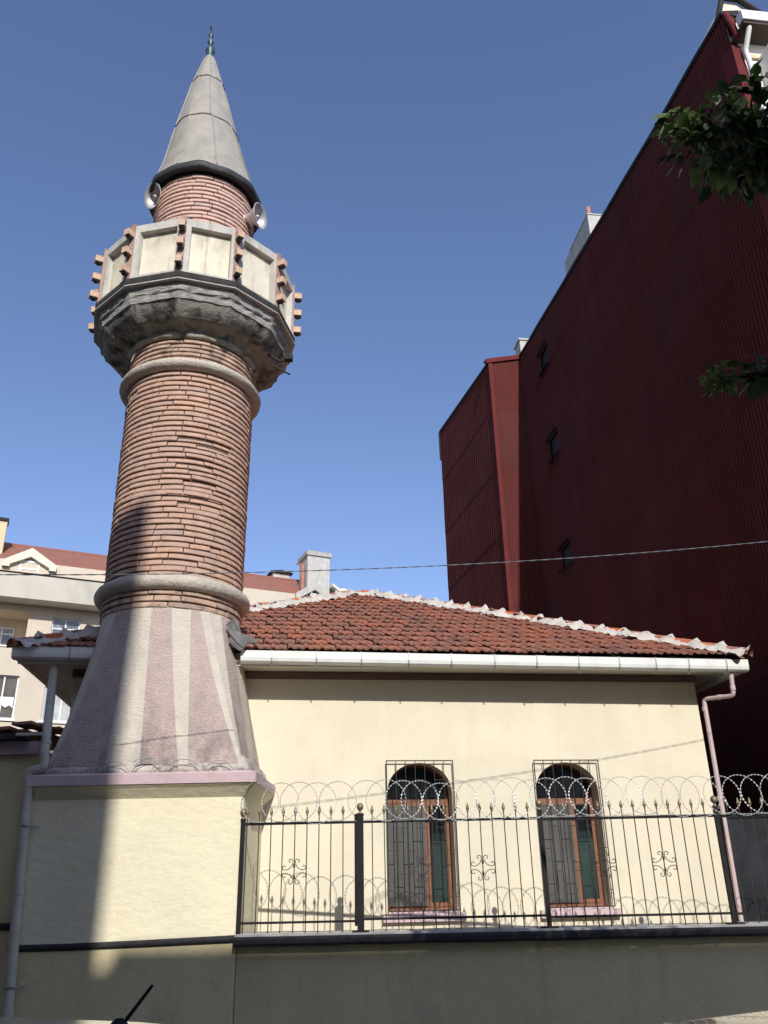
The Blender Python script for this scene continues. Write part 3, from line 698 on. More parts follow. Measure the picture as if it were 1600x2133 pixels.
# remains of razor wire on the cornice
mb = MB()
def loop(mb, c, r_, a0, a1, r=.004, barb=.013, ph=0., tilt=0.):
    n = 34; pts = []
    for i in range(n+1):
        t = R(a0+(a1-a0)*i/n); pts.append(Vector(c)+Vector((r_*math.cos(t), tilt*math.sin(t+ph), r_*math.sin(t))))
    mb.tube(pts, r, 5, caps=False)
    for i in range(n):
        p = pts[i].lerp(pts[i+1], .5); d = (pts[i+1]-pts[i]).normalized(); w_ = d.cross(Vector((0, 1, 0))).normalized()
        yv = Vector((0, .004, 0))
        mb.add([p-d*barb*.9+w_*barb*.2, p+w_*barb*.75, p+d*barb*.9+w_*barb*.2, p+d*barb*.9-w_*barb*.2, p-w_*barb*.75, p-d*barb*.9-w_*barb*.2], [(0, 1, 2, 3, 4, 5)])
for cx_, r_, a0, a1, zc in ((-2.95, .19, 20, 160, 2.68), (-2.62, .2, 10, 125, 2.70), (-2.55, .2, 80, 175, 2.70), (-2.2, .22, 40, 150, 2.66), (-1.82, .17, 30, 150, 2.69), (-2.36, .2, 60, 170, 2.68)):
    loop(mb, (cx_, 9.165, zc), r_, a0, a1, .0024, .009)
rw = single('razor_wire', mb, M['razor'], (-2.4, 9.17, 2.75), 'broken razor wire loops lying on the mauve cornice of the minaret', 'razor wire')

# ------------------------------------------------------------------ loudspeakers
def speaker(pos, axis, hold, label):
    pos, axis = Vector(pos), Vector(axis).normalized()
    t = thing('loudspeaker', tuple(pos), label, 'loudspeaker', 'horn loudspeakers on the minaret')
    pr = [(.205, .0), (.21, .004), (.205, .008), (.165, -.04), (.12, -.10), (.08, -.17), (.055, -.24), (.05, -.27)]
    mb = MB(); mb.lathe([(.21, .004), (.205, .008), (.16, -.035), (.115, -.095), (.076, -.165), (.05, -.235), (.0, -.235)], 32, 0, 0, 0, True, 0, (pos, axis))
    mb.lathe([(.21, .004), (.213, -.004), (.168, -.045), (.123, -.105), (.084, -.172), (.06, -.24), (.058, -.27)], 32, 0, 0, 0, True, 0, (pos, axis))
    mb.build('horn', M['horn'], t)
    mb = MB(); mb.lathe([(.0, -.02), (.022, -.03), (.03, -.05), (.024, -.15), (.02, -.23)], 14, 0, 0, 0, True, 0, (pos, axis)); mb.build('centre_plug', M['horn'], t)
    mb = MB(); mb.lathe([(.06, -.25), (.072, -.26), (.072, -.36), (.05, -.38), (0, -.38)], 24, 0, 0, 0, True, 0, (pos, axis)); mb.build('driver', M['bracket'], t)
    mb = MB(); q_ = pos-axis*.3; mb.tube([q_+Vector((0, 0, -.07)), q_+Vector((0, 0, -.16)), Vector(hold)], .012, 8); mb.build('bracket', M['bracket'], t)
speaker((-3.60, 10.02, 11.74), (-.60, -.72, -.30), (-3.3, 10.2, 11.35), 'grey horn loudspeaker facing left under the cone, its mouth open to view')
speaker((-1.87, 10.12, 11.36), (.93, -.33, -.10), (-2.2, 10.2, 11.1), 'grey horn loudspeaker facing right under the cone, seen nearly side on')

# ------------------------------------------------------------------ boundary wall with coping
bw = thing('boundary_wall', (2, 9.3, 0), 'long low cream wall with black edged coping below the iron fence', 'wall')
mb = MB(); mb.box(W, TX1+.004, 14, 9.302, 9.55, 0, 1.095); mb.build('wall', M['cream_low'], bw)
mb = MB(); sec = [(-.04, 1.075), (-.12, 1.085), (-.135, 1.105), (-.135, 1.145), (-.12, 1.163), (-.10, 1.168)]
n = 60; vs = []
for i in range(n+1):
    x = TX1-.02+(14-TX1)*i/n; w_ = random.uniform(-.004, .004)
    vs += [(x, 9.3+t+w_, z+w_*.6) for t, z in sec]
m_ = len(sec); mb.add(vs, [(i*m_+j, i*m_+j+1, (i+1)*m_+j+1, (i+1)*m_+j) for i in range(n) for j in range(m_-1)]+[tuple(range(m_))[::-1]], 0, False)
mb.build('coping_edge', M['black_paint'], bw)
mb = MB(); vs = []
for i in range(n+1):
    x = TX1-.01+(14-TX1)*i/n; w_ = random.uniform(-.004, .004)
    vs += [(x, 9.3-.104+w_, 1.168), (x, 9.3-.09, 1.186+w_), (x, 9.3+.2, 1.196+w_), (x, 9.55, 1.19)]
mb.add(vs, [(i*4+j, i*4+j+1, (i+1)*4+j+1, (i+1)*4+j) for i in range(n) for j in range(3)], 0, True); mb.box(W, TX1, 14, 9.2, 9.56, 1.08, 1.166)
mb.build('coping', M['coping'], bw)

# ------------------------------------------------------------------ iron fence
fe = thing('iron_fence', (1.5, 9.3, 1.19), 'iron railing with spear tips and scroll ornaments on the black edged wall', 'fence')
PX = [-1.553, -.32, 1.576, 3.434, 5.30, 7.16]
FY = 9.3
for i, x in enumerate(PX):
    mb = MB(); w_ = .034 if i == 1 else .022
    mb.box(W, x-w_, x+w_, FY-w_, FY+w_, 1.19, 2.30 if i != 0 else 2.27)
    mb.box(W, x-w_*1.15, x+w_*1.15, FY-w_*1.15, FY+w_*1.15, 2.285 if i else 2.255, 2.305 if i else 2.275)
    if i: mb.box(W, x-.085, x+.085, FY-.06, FY+.06, 1.188, 1.2)
    if i == 1: mb.box(W, x-.06, x-w_-.002, FY-.02, FY+.02, 1.24, 2.30); mb.box(W, x-.062, x-.036, FY-.03, FY+.03, 1.27, 1.33)
    po = mb.build('post', M['post'], fe)
    zb_ = 2.30 if i else 2.27
    mb = MB(); mb.lathe([(.02, zb_), (.024, zb_+.012), (.012, zb_+.022), (.012, zb_+.032), (.024, zb_+.04), (.036, zb_+.06), (.037, zb_+.075), (.03, zb_+.095), (.014, zb_+.108), (0, zb_+.112)], 18, x, FY)
    mb.build('ball_finial', M['brass'], po)
RZ = [(2.222, 1.285), (2.222, 1.30), (2.21, 1.285), (2.205, 1.28), (2.2, 1.275)]
def spiral_c(cx, cz, sx, sz):
    """one C scroll of an ornament: belly to the bar, a curl at each end"""
    pts = []; A_, B_ = (.034, .089), (.089, .037)
    for k in range(17): t = -100+280*k/16; r_ = .008+.015*k/16; pts.append((A_[0]+r_*math.cos(R(t)), A_[1]+r_*math.sin(R(t))))
    p0, p3 = pts[-1], (B_[0]-.004, B_[1]-.023); p1, p2 = (p0[0], .045), (.045, p3[1]-.001)
    for k in range(1, 9): t = k/8; pts.append(tuple(p0[i]*(1-t)**3+3*p1[i]*t*(1-t)**2+3*p2[i]*t*t*(1-t)+p3[i]*t**3 for i in (0, 1)))
    for k in range(1, 17): t = -100+280*k/16; r_ = .023-.015*k/16; pts.append((B_[0]+r_*math.cos(R(t)), B_[1]+r_*math.sin(R(t))))
    return [Vector((cx+sx*x*1.12, FY, cz+sz*z*1.1)) for x, z in pts]
for i in range(len(PX)-1):
    a, b = PX[i], PX[i+1]; zt2, zb2 = RZ[i]
    hw0 = .034 if i == 1 else .022; hw1 = .034 if i == 0 else .022
    for z, r_ in ((zt2, .0130), (zb2, .0110)):
        mb = MB(); mb.box(W, a+hw0+.001, b-hw1-.001, FY-r_, FY+r_, z-r_, z+r_); mb.build('rail', M['post'], fe)
    nb = 9 if i == 0 else 14
    xs_ = [-1.51+.1262*k for k in range(nb)] if i == 0 else [a+(b-a)*(k+1)/(nb+1) for k in range(nb)]
    for x in xs_:
        mb = MB(); j = random.uniform(-.004, .004); k2 = random.uniform(-.004, .004)
        mb.tube([(x+j, FY, 1.175+k2), (x, FY, 2.30)], .0058, 6); pk = mb.build('picket', M['iron'], fe)
        mb = MB(); z = 2.295
        mb.lathe([(.008, z), (.012, z+.006), (.008, z+.014), (.017, z+.03), (.018, z+.042), (.012, z+.062), (.004, z+.088), (0, z+.095)], 8, x, FY); mb.build('spear_tip', M['brass'], pk)
    cs = [xs_[4]] if i == 0 else [(a+b)/2-.305, (a+b)/2+.305]
    for cx_ in cs:
        cx_ = min(xs_, key=lambda q_: abs(q_-cx_)); zc = 1.755
        mb = MB()
        for sx in (-1, 1):
            for sz in (-1, 1): mb.tube(spiral_c(cx_, zc, sx, sz), .0042, 6)
        for sz in (-1, 1): mb.lathe([(.007, zc+sz*.055-.02), (.012, zc+sz*.055-.012), (.012, zc+sz*.055+.012), (.007, zc+sz*.055+.02)], 8, cx_, FY)
        mb.build('scroll_ornament', M['iron'], fe)
# razor wire coil along the top
mb = MB(); x = -1.38; k = 0
while x < 7.4:
    r_ = .2+random.uniform(-.012, .012); zc = 2.425+random.uniform(-.018, .014)
    if -.5 < x < -.2: zc += .03
    ph = random.uniform(-.3, .3)
    loop(mb, (x, FY-.03+.03*(k % 2), zc), r_, 0, 360, .0027, .0105, ph, random.uniform(.01, .06))
    x += .205+random.uniform(-.035, .035)+(.09 if -.65 < x < -.3 else 0); k += 1
mb.tube([(-1.5, FY-.02, 2.235), (0, FY-.02, 2.23), (2, FY-.02, 2.232), (5, FY-.02, 2.215), (7.4, FY-.02, 2.2)], .003, 5)
single('razor_wire', mb, M['razor'], (2.5, FY, 2.42), 'long razor wire coil running along the top of the iron fence', 'razor wire')

# ------------------------------------------------------------------ dark sheet metal gate beside the hall
gt = thing('metal_gate', (4.9, 11.42, 1.06), 'dark slate coloured sheet metal gate between hall and red building', 'gate')
mb = MB(); mb.box(W, 4.30, 5.46, 11.40, 11.43, 1.09, 2.30); mb.build('sheet', M['gate'], gt)
mb = MB(); mb.box(W, 4.27, 5.49, 11.385, 11.44, 2.302, 2.345); mb.box(W, 4.27, 4.298, 11.385, 11.44, 1.07, 2.30); mb.box(W, 5.462, 5.49, 11.385, 11.44, 1.07, 2.30); mb.build('frame', M['post'], gt)

# ------------------------------------------------------------------ annex on the left with its eave, downpipe of the hall
an = thing('annex', (-6, 9.45, 0), 'low shaded annex with dark tiled lean-to roof left of the minaret', 'annex building')
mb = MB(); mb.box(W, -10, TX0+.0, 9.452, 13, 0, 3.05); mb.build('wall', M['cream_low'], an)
mb = MB(); mb.tube([(-10, 9.45, 1.305), (-4.6, 9.448, 1.30), (TX0-.001, 9.447, 1.295)], .036, 10); mb.build('string_course', M['black_paint'], an)
mb = MB(); mb.box(W, -10, -3.86, 9.36, 9.449, 3.0, 3.135); mb.build('fascia', M['mauve'], an)
mb = MB(); mb.box(W, -10, -3.95, 9.20, 9.36, 3.14, 3.20); mb.build('gutter', M['soot'], an)
mb = MB(); vs = []
def ann(x, y): return 3.20+(y-9.2)*.09
for k in range(26):
    x0 = -10+k*.235
    for r_ in range(8):
        y0 = 9.17+r_*.4; z = ann(x0, y0)
        lift = .0 if x0 < -4.5 else (x0+4.5)*.22
        mb.hexa([(x0+.01, y0, z+lift), (x0+.225, y0, z+lift+.01), (x0+.225, y0+.43, z+lift+.03), (x0+.01, y0+.43, z+lift+.02), (x0+.01, y0, z+lift+.03), (x0+.225, y0, z+lift+.045), (x0+.225, y0+.43, z+lift+.05), (x0+.01, y0+.43, z+lift+.04)], 0, random.random())
mb.build('roof', M['tile'], an)
mb = MB(); mb.box(Fr(-4.05, 9.12, 0), .02, .30, 0, .06, 3.16, 3.19); mb.build('trim_strip', M['pipe_grey'], an)
lp_ = [Vector((-4.07, 9.98, 4.17)), Vector((-4.03, 9.9, 3.92)), Vector((-3.72, 9.19, 3.02)), Vector((-3.695, 9.19, 2.83)), Vector((-3.855, 9.19, 2.79)), Vector((-3.845, 9.2, 2.6)), Vector((-3.69, 9.2, .13))]
pipe(lp_, .05, M['pipe_grey'], hall, 'downpipe', [((-3.738, 9.24, 3.08), (.3, -.7, -.95)), ((-3.838, 9.2, 2.66), (0, 0, 1)), ((-3.78, 9.2, 1.62), (.06, 0, -1)), ((-3.715, 9.2, .55), (.06, 0, -1))], .06)
mb = MB()
for (x, z) in ((-3.80, 2.25), (-3.72, .78)):
    mb.lathe([(.058, z-.012), (.062, z-.012), (.062, z+.012), (.058, z+.012)], 18, x, 9.2); mb.tube([(x+.05, 9.2, z), (x+.09, 9.3, z-.01)], .008, 6)
mb.build('pipe_clamp', M['bracket'], hall)

# ------------------------------------------------------------------ overhead cable
mb = MB(); pts = []
def cab(x): return Vector((x, 7.72+(x+.012)*.178, 4.48+.0865*x+.0072*x*x))
n = 700
for st in (0, 1):
    pts = []
    for i in range(n+1):
        x = -9+19*i/n; a = i*.62+st*math.pi; pts.append(cab(x)+Vector((0, .0032*math.cos(a), .0032*math.sin(a))))
    mb.tube(pts, .0032, 5, tint=st)
single('overhead_cable', mb, M['cable'], tuple(cab(0)), 'thin twisted cable strung across in front of minaret and roof', 'cable')

# ------------------------------------------------------------------ red corrugated building on the right
A0 = Vector((5.785, 9.22, 0)); RW = Fr(5.785, 9.22, 7.5)     # t runs back along the big side wall, s along the street front
rb = thing('red_building', tuple(RW(3, 6, 0)), 'tall building clad in dark red corrugated sheet beside the hall', 'building')
TL = 12.02                                # depth of the side wall up to the bay
def ztop(t): return 14.63+.1245*t+(.0 if t > 3 else (3-t)*.02)
LAPS = [0, 2.1, 4.2, 6.28, 8.2, 10.3, 12.3, 14.25, 30]
def corr(mb, P, length, ztf, pitch=.086, amp=.011, holes=(), nrm=None, seg=6):
    n = int(length/pitch); pw = length/n; N_ = n*seg
    for a, b in zip(LAPS, LAPS[1:]):
        idx = []; vs = []
        for i in range(N_+1):
            u = i/seg*pw; ph = (i % seg)/seg
            h = amp*(1, .75, -.75, -1, -.75, .75)[i % seg] if seg == 6 else amp*math.cos(2*math.pi*ph)
            zt2 = min(b+.06, ztf(u)); zb2 = a
            if zt2 <= zb2: zt2 = zb2
            vs.append(P(u, h+.006, zb2)); vs.append(P(u, h-.003, zt2))
        tv = .5
        fs = []; seg_ok = []
        for i in range(N_):
            u = (i+.5)/seg*pw
            if ztf(u) <= a+.01: continue
            fs.append((i, tv))
        mb2v = vs
        for i, tv in fs:
            u = (i+.5)/seg*pw; sp = []
            za, zb3 = a, min(b+.06, ztf(u))
            cuts = [h for h in holes if h[0] < u < h[1] and h[2] < zb3 and h[3] > za]
            pan = int(u/.86); tint = .5+.28*(((pan*7919+int(a*31)) % 17)/17-.5)
            if not cuts: mb.add([vs[2*i], vs[2*i+2], vs[2*i+3], vs[2*i+1]], [(0, 1, 2, 3)], 0, False, tint)
            else:
                h = cuts[0]
                for lo_, hi_ in ((za, h[2]), (h[3], zb3)):
                    if hi_-lo_ > .02:
                        lerp = lambda k, z: vs[2*k].lerp(vs[2*k+1], (z-za)/(zb3-za))
                        mb.add([lerp(i, lo_), lerp(i+1, lo_), lerp(i+1, hi_), lerp(i, hi_)], [(0, 1, 2, 3)], 0, False, tint)
mb = MB()
WINH = [(9.62, 10.22, 14.30, 14.90), (9.62, 10.28, 11.62, 12.22), (9.66, 10.34, 8.62, 9.14)]
corr(mb, lambda u, h, z: RW(-h, u, z), TL, ztop, holes=[(h[0], h[1], h[2], h[3]) for h in WINH])
mb.build('side_cladding', M['red'], rb)
for (ta, tb, za, zb2) in WINH:
    mb = MB()
    mb.quad(RW(.22, ta, za), RW(.22, tb, za), RW(.22, tb, zb2), RW(.22, ta, zb2))
    for q in ((ta, za, tb, za), (tb, za, tb, zb2), (tb, zb2, ta, zb2), (ta, zb2, ta, za)):
        mb.quad(RW(.0, q[0], q[1]), RW(.0, q[2], q[3]), RW(.22, q[2], q[3]), RW(.22, q[0], q[1]))
    wo = mb.build('side_window', M['inside'], rb)
    mb = MB(); mb.box(RW, .14, .16, ta+.02, tb-.25, za+.02, zb2-.02); mb.build('pane', M['win_glass'], wo)
    mb = MB()        # bent flaps of cut sheeting above and below the hole
    for zz, s_ in ((zb2, 1), (za, -1)):
        vs = []; n = 14
        for i in range(n+1):
            t = ta-.1+(tb-ta+.2)*i/n; o_ = .02*(i % 2)
            vs += [RW(-.02-o_, t, zz), RW(-.10-o_, t, zz+s_*.05+random.uniform(-.02, .02))]
        mb.add(vs, [(2*i, 2*i+1, 2*i+3, 2*i+2) for i in range(n)])
    mb.build('sheet_flap', M['dark_roof'], wo)
# bay that steps out at the back
BC = RW(-.965, TL-.02, 0); BF = Fr(BC.x, BC.y, 7.5)          # s 0..0.96 is its sunlit front
zb_top = lambda u: 15.86+.22*u
mb = MB(); corr(mb, lambda u, h, z: BF(u, -h, z), .95, zb_top, pitch=.08); mb.build('bay_front_cladding', M['red'], rb)
BL = Fr(BC.x, BC.y, 14.0); bl_top = lambda u: 15.84+.072*u
mb = MB(); corr(mb, lambda u, h, z: BL(-h, u, z), 4.95, bl_top, pitch=.17, amp=.015); mb.build('bay_side_cladding', M['red'], rb)
mb = MB(); mb.box(BF, -.03, .075, -.03, .05, 0, 15.84); mb.hexa([BF(-.1, -.06, 15.8), BF(.98, -.06, 16.02), BF(.98, .05, 16.02), BF(-.1, .05, 15.8), BF(-.1, -.06, 15.95), BF(.98, -.06, 16.17), BF(.98, .3, 16.3), BF(-.1, .3, 16.05)])
mb.build('bay_corner_flashing', M['red_trim'], rb)
mb = MB(); e0, e1 = BL(-.03, -.05, 15.84), BL(-.03, 5.0, 16.2)
mb.hexa([e0, e1, BL(.1, 5.0, 16.2), BL(.1, -.05, 15.84), e0+Vector((0, 0, .07)), e1+Vector((0, 0, .07)), BL(.1, 5.0, 16.29), BL(.1, -.05, 15.93)]); mb.box(BL, -.05, .05, 4.96, 5.02, 15.1, 16.19); mb.build('bay_verge', M['dark_roof'], rb)
mb = MB(); p = [BL(0.03, 4.9, 0), BL(.03, 0.05, 0), BF(.93, .03, 0), RW(.1, TL+7, 0)]
mb.add([q for q in p]+[q+Vector((0, 0, 15.7)) for q in p], [(0, 1, 5, 4), (1, 2, 6, 5), (2, 3, 7, 6), (3, 0, 4, 7), (4, 5, 6, 7)])
mb.add([RW(.05, .1, 0), RW(12, .1, 0), RW(12, 22, 0), RW(.05, 22, 0), RW(.05, .1, 14.45), RW(12, .1, 14.45), RW(12, 22, 16.4), RW(.05, 22, 16.4)], [(0, 1, 5, 4), (1, 2, 6, 5), (2, 3, 7, 6), (3, 0, 4, 7), (4, 5, 6, 7)])
mb.build('core', M['dark_roof'], rb)
mb = MB(); n = 12
for i in range(n):
    t0, t1 = TL*i/n, TL*(i+1)/n; w0, w1 = .012*math.sin(i*2.1), .012*math.sin((i+1)*2.1)
    mb.hexa([RW(-.03, t0, ztop(t0)-.05+w0), RW(-.03, t1, ztop(t1)-.05+w1), RW(.3, t1, ztop(t1)-.05), RW(.3, t0, ztop(t0)-.05), RW(-.035, t0, ztop(t0)+.03+w0), RW(-.035, t1, ztop(t1)+.03+w1), RW(.3, t1, ztop(t1)+.1), RW(.3, t0, ztop(t0)+.1)])
mb.build('verge_flashing', M['dark_roof'], rb)
# chimneys standing on it
mb = MB(); CF = Fr(5.11, 15.55, 7.5); mb.box(CF, 0, .36, 0, 1.75, 14.8, 16.4); mb.hexa([CF(-.02, -.02, 16.402), CF(.38, -.02, 16.402), CF(.38, 1.3, 16.402), CF(-.02, 1.3, 16.402), CF(.0, 0, 16.45), CF(.36, 0, 16.45), CF(.36, 1.28, 16.45), CF(0, 1.28, 16.45)]); co_ = mb.build('chimney', M['chim'], rb)
mb = MB()
for s, t, h, r_ in ((.1, .12, .30, .055), (.16, .42, .22, .05), (.12, .75, .12, .06), (.15, 1.0, .1, .06), (.12, 1.2, .1, .05)): 
    q = CF(s, t, 0); mb.lathe([(r_, 16.44), (r_, 16.44+h), (r_*.7, 16.44+h), (r_*.7, 16.44)], 14, q.x, q.y)
mb.build('chimney_pot', M['clay'], co_)
mb = MB(); CG = Fr(4.31, 21.30, 7.5); mb.box(CG, 0, .5, 0, .5, 15.8, 16.86); mb.box(CG, -.04, .54, -.04, .54, 16.862, 16.92); mb.build('chimney', M['chim'], rb)
# street front: white wall, gutter, downpipe, oriel
mb = MB(); mb.box(RW, .13, 9, .02, .3, 0, 14.25); mb.build('front_wall', M['white_wall'], rb)
mb = MB(); mb.box(RW, -.03, .13, -.025, .28, 0, 13.86); mb.build('corner_trim', M['red_trim'], rb)
mb = MB(); mb.box(RW, .132, 9, -.02, .018, 10.9, 11.4); mb.box(RW, .132, 9, -.02, .018, 13.62, 13.7); mb.build('ochre_band', M['ochre'], rb)
mb = MB(); mb.box(RW, .03, 9, -.36, -.2, 14.05, 14.26); mb.build('eave_gutter', M['gutter'], rb)
mb = MB(); mb.box(RW, .05, 9, -.33, .1, 13.99, 14.045); mb.build('eave_soffit', M['soffit_shade'], rb)
mb = MB(); mb.tube(bend([RW(.17, -.27, 14.07), RW(.17, -.27, 13.98), RW(.135, -.09, 13.65), RW(.16, -.085, 13.4), RW(.20, -.085, 3)], .05), .042, 12); mb.build('front_downpipe', M['gutter'], rb)
mb = MB(); mb.hexa([RW(.40, -.42, 13.05), RW(3.2, -.42, 13.05), RW(3.2, .02, 13.0), RW(.40, .02, 13.0), RW(.40, -.42, 13.62), RW(3.2, -.42, 13.62), RW(3.2, .02, 13.62), RW(.40, .02, 13.62)]); mb.build('balcony_box', M['white_wall'], rb)
for z in (12.1, 9.2, 6.3):
    mb = MB(); mb.box(RW, .5, 2.2, -.01, .019, z-.75, z+.75); fw_ = mb.build('front_window', M['pvc'], rb)
    mb = MB(); mb.box(RW, .57, 1.32, -.016, -.012, z-.68, z+.68); mb.box(RW, 1.38, 2.13, -.016, -.012, z-.68, z+.68); mb.build('pane', M['win_glass'], fw_)
mb = MB(); mb.add([RW(.05, .25, 14.26), RW(1.1, .25, 14.26), RW(.9, .25, 15.0), RW(.5, .25, 15.35), RW(.25, .25, 15.35), RW(.05, .25, 14.75)]+[RW(.05, 3, 14.26), RW(1.1, 3, 14.26), RW(.9, 3, 15.0), RW(.5, 3, 15.35), RW(.25, 3, 15.35), RW(.05, 3, 14.75)], [(0, 1, 2, 3, 4, 5), (0, 6, 7, 1), (1, 7, 8, 2), (2, 8, 9, 3), (3, 9, 10, 4), (4, 10, 11, 5), (5, 11, 6, 0)]); mb.build('gable_end', M['soffit'], rb)
mb = MB(); mb.tube([RW(.03, .2, 14.76), RW(.22, .2, 15.38), RW(.52, .2, 15.38), RW(.95, .2, 15.0)], .05, 8, smooth=False); mb.build('roof_edge_trim', M['dark_roof'], rb)
mb = MB(); mb.tube([RW(.02, -.02, 14.62), RW(.03, -.1, 14.2), RW(.05, -.12, 13.95)], .05, 8); mb.build('corner_pipe', M['red_trim'], rb)
mb = MB(); mb.tube([RW(.14, .05, 14.6), RW(.15, .05, 14.28)], .06, 8); mb.build('corner_pipe', M['red_trim'], rb)

# ------------------------------------------------------------------ beige apartment block far behind
B = Fr(-13, 36, 25)
ab = thing('apartment_block', tuple(B(3, 5, 0)), 'long beige apartment block with red tiled roof and dormers behind the minaret', 'apartment building')
mb = MB(); BE = 11.45
S0 = -16
wins = [(-1.9, -.72, 11.4, 12.56), (-4.35, -2.86, 8.08, 9.88), (-1.8, -.3, 8.08, 9.55)]
ss = sorted({S0, BE, -2.88, *[w[0] for w in wins], *[w[1] for w in wins]}); zz_ = sorted({0, 15.0, 12.72, 11.15, *[w[2] for w in wins], *[w[3] for w in wins]})
for a, b in zip(ss, ss[1:]):
    for c, d in zip(zz_, zz_[1:]):
        sm_, zm = (a+b)/2, (c+d)/2
        if any(w[0] < sm_ < w[1] and w[2] < zm < w[3] for w in wins): continue
        if sm_ < -2.88 and 11.15 < zm < 12.72: continue
        mb.quad(B(a, 0, c), B(b, 0, c), B(b, 0, d), B(a, 0, d))
mb.quad(B(BE, 0, 0), B(BE, 9, 0), B(BE, 9, 15), B(BE, 0, 15)); mb.quad(B(S0, 9, 0), B(BE, 9, 0), B(BE, 9, 15), B(S0, 9, 15))
# loggia
mb.quad(B(S0, 1.5, 11.15), B(-2.88, 1.5, 11.15), B(-2.88, 1.5, 12.72), B(S0, 1.5, 12.72)); mb.quad(B(-2.88, 0, 11.15), B(-2.88, 1.5, 11.15), B(-2.88, 1.5, 12.72), B(-2.88, 0, 12.72))
mb.quad(B(S0, 0, 11.15), B(-2.88, 0, 11.15), B(-2.88, 1.5, 11.15), B(S0, 1.5, 11.15)); mb.quad(B(S0, 0, 12.72), B(-2.88, 0, 12.72), B(-2.88, 1.5, 12.72), B(S0, 1.5, 12.72))
mb.build('wall', M['beige'], ab)
mb = MB(); mb.box(B, S0, .45, -1.0, -.85, 13.0, 14.08); mb.box(B, S0, .45, -.85, .0, 13.0, 13.15); mb.box(B, .3, .45, -.85, 0, 13.152, 14.08); mb.build('terrace_parapet', M['beige_grey'], ab)
mb = MB(); mb.box(B, S0, .5, -1.04, -.81, 14.082, 14.13); mb.build('parapet_cap', M['dark_roof'], ab)
mb = MB(); mb.box(B, S0, -2.84, -.05, .02, 11.08, 11.148); mb.build('loggia_edge', M['pvc'], ab)
def awin(a, b, z0, z1, t, mull, tr, fill, lab=None):
    f = MB(); w_ = .06
    f.box(B, a, b, t, t+.06, z0, z0+w_); f.box(B, a, b, t, t+.06, z1-w_, z1); f.box(B, a, a+w_, t, t+.06, z0+w_+.001, z1-w_-.001); f.box(B, b-w_, b, t, t+.06, z0+w_+.001, z1-w_-.001)
    for x in mull: f.box(B, x-.03, x+.03, t-.01, t+.05, z0+w_+.001, z1-w_-.001)
    if tr: f.box(B, a+w_+.001, b-w_-.001, t-.005, t+.045, tr-.03, tr+.03)
    f.box(B, a-.08, b+.08, -.08 if t < .3 else t-.05, t-.005, z0-.09, z0-.005)
    wo = f.build('window', M['pvc'], ab)
    g = MB(); g.box(B, a+.03, b-.03, t+.03, t+.04, z0+.03, z1-.03); g.build('pane', fill, wo)
    if t < .3:
        g = MB()
        for q in ((a, z0, a, z1), (b, z0, b, z1), (a, z1, b, z1)): g.quad(B(q[0], 0, q[1]), B(q[2], 0, q[3]), B(q[2], t+.06, q[3]), B(q[0], t+.06, q[1]))
        g.build('reveal', M['beige'], wo)
    return wo
awin(*wins[0], .12, [-1.32], 12.1, M['win_glass'])
lw = awin(*wins[1], .12, [-3.42], None, M['room'])
g = MB(); n = 12; vs = []
for i in range(n+1):
    s = -4.0+1.05*i/n; vs += [B(s, .10, 8.98+.02*i/n), B(s, .10+.03*math.sin(i*1.3), 8.98-.32-.13*math.sin(i*.9)**2)]
g.add(vs, [(2*i, 2*i+2, 2*i+3, 2*i+1) for i in range(n)]); g.build('laundry', M['cloth'], lw)
awin(*wins[2], .12, [-1.05], None, M['lace'])
awin(-5.2, -3.35, 10.9, 12.3, 1.42, [-4.3, -3.85], 12.0, M['win_glass'])
# tiled roof
def far_roof(s0, s1, t0, z0, t1, z1):
    mb = MB(); rows = 16; cols = int((s1-s0)/.5)
    for k in range(rows):
        f0, f1 = k/rows, (k+1)/rows
        for c in range(cols):
            a, b = s0+(s1-s0)*c/cols, s0+(s1-s0)*(c+1)/cols
            tv = max(0, min(1, random.gauss(.5, .18)))
            p0_, p1_ = (t0+(t1-t0)*f0, z0+(z1-z0)*f0+.035), (t0+(t1-t0)*f1, z0+(z1-z0)*f1)
            mb.quad(B(a, *p0_), B(b, *p0_), B(b, *p1_), B(a, *p1_), 0, tv)
            mb.quad(B(a, p0_[0], p0_[1]-.04), B(b, p0_[0], p0_[1]-.04), B(b, *p0_), B(a, *p0_), 0, tv*.7)
    return mb
mb = far_roof(S0, BE-.2, .42, 15.0, 3.0, 16.78)
mb.quad(B(S0, 3, 16.78), B(BE-.2, 3, 16.78), B(BE-.2, 8, 14.9), B(S0, 8, 14.9))
mb.tube([B(S0, 3, 16.79), B(BE-.2, 3, 16.79)], .09, 8)
rf = mb.build('roof', M['far_tile'], ab)
mb = MB(); mb.box(B, S0, -4.4, .2, .42, 14.88, 15.02); mb.box(B, -2.05, 9.25, .2, .42, 14.86, 15.0)
for k in range(9): mb.box(B, -1.7+k*1.2, -1.66+k*1.2, .17, .198, 14.83, 15.03)
mb.build('gutter', M['pvc'], ab)
mb = MB(); mb.box(B, -2.2, 9.3, .0+.25, .4, 14.6, 14.72); mb.build('eave_board', M['soffit'], ab)
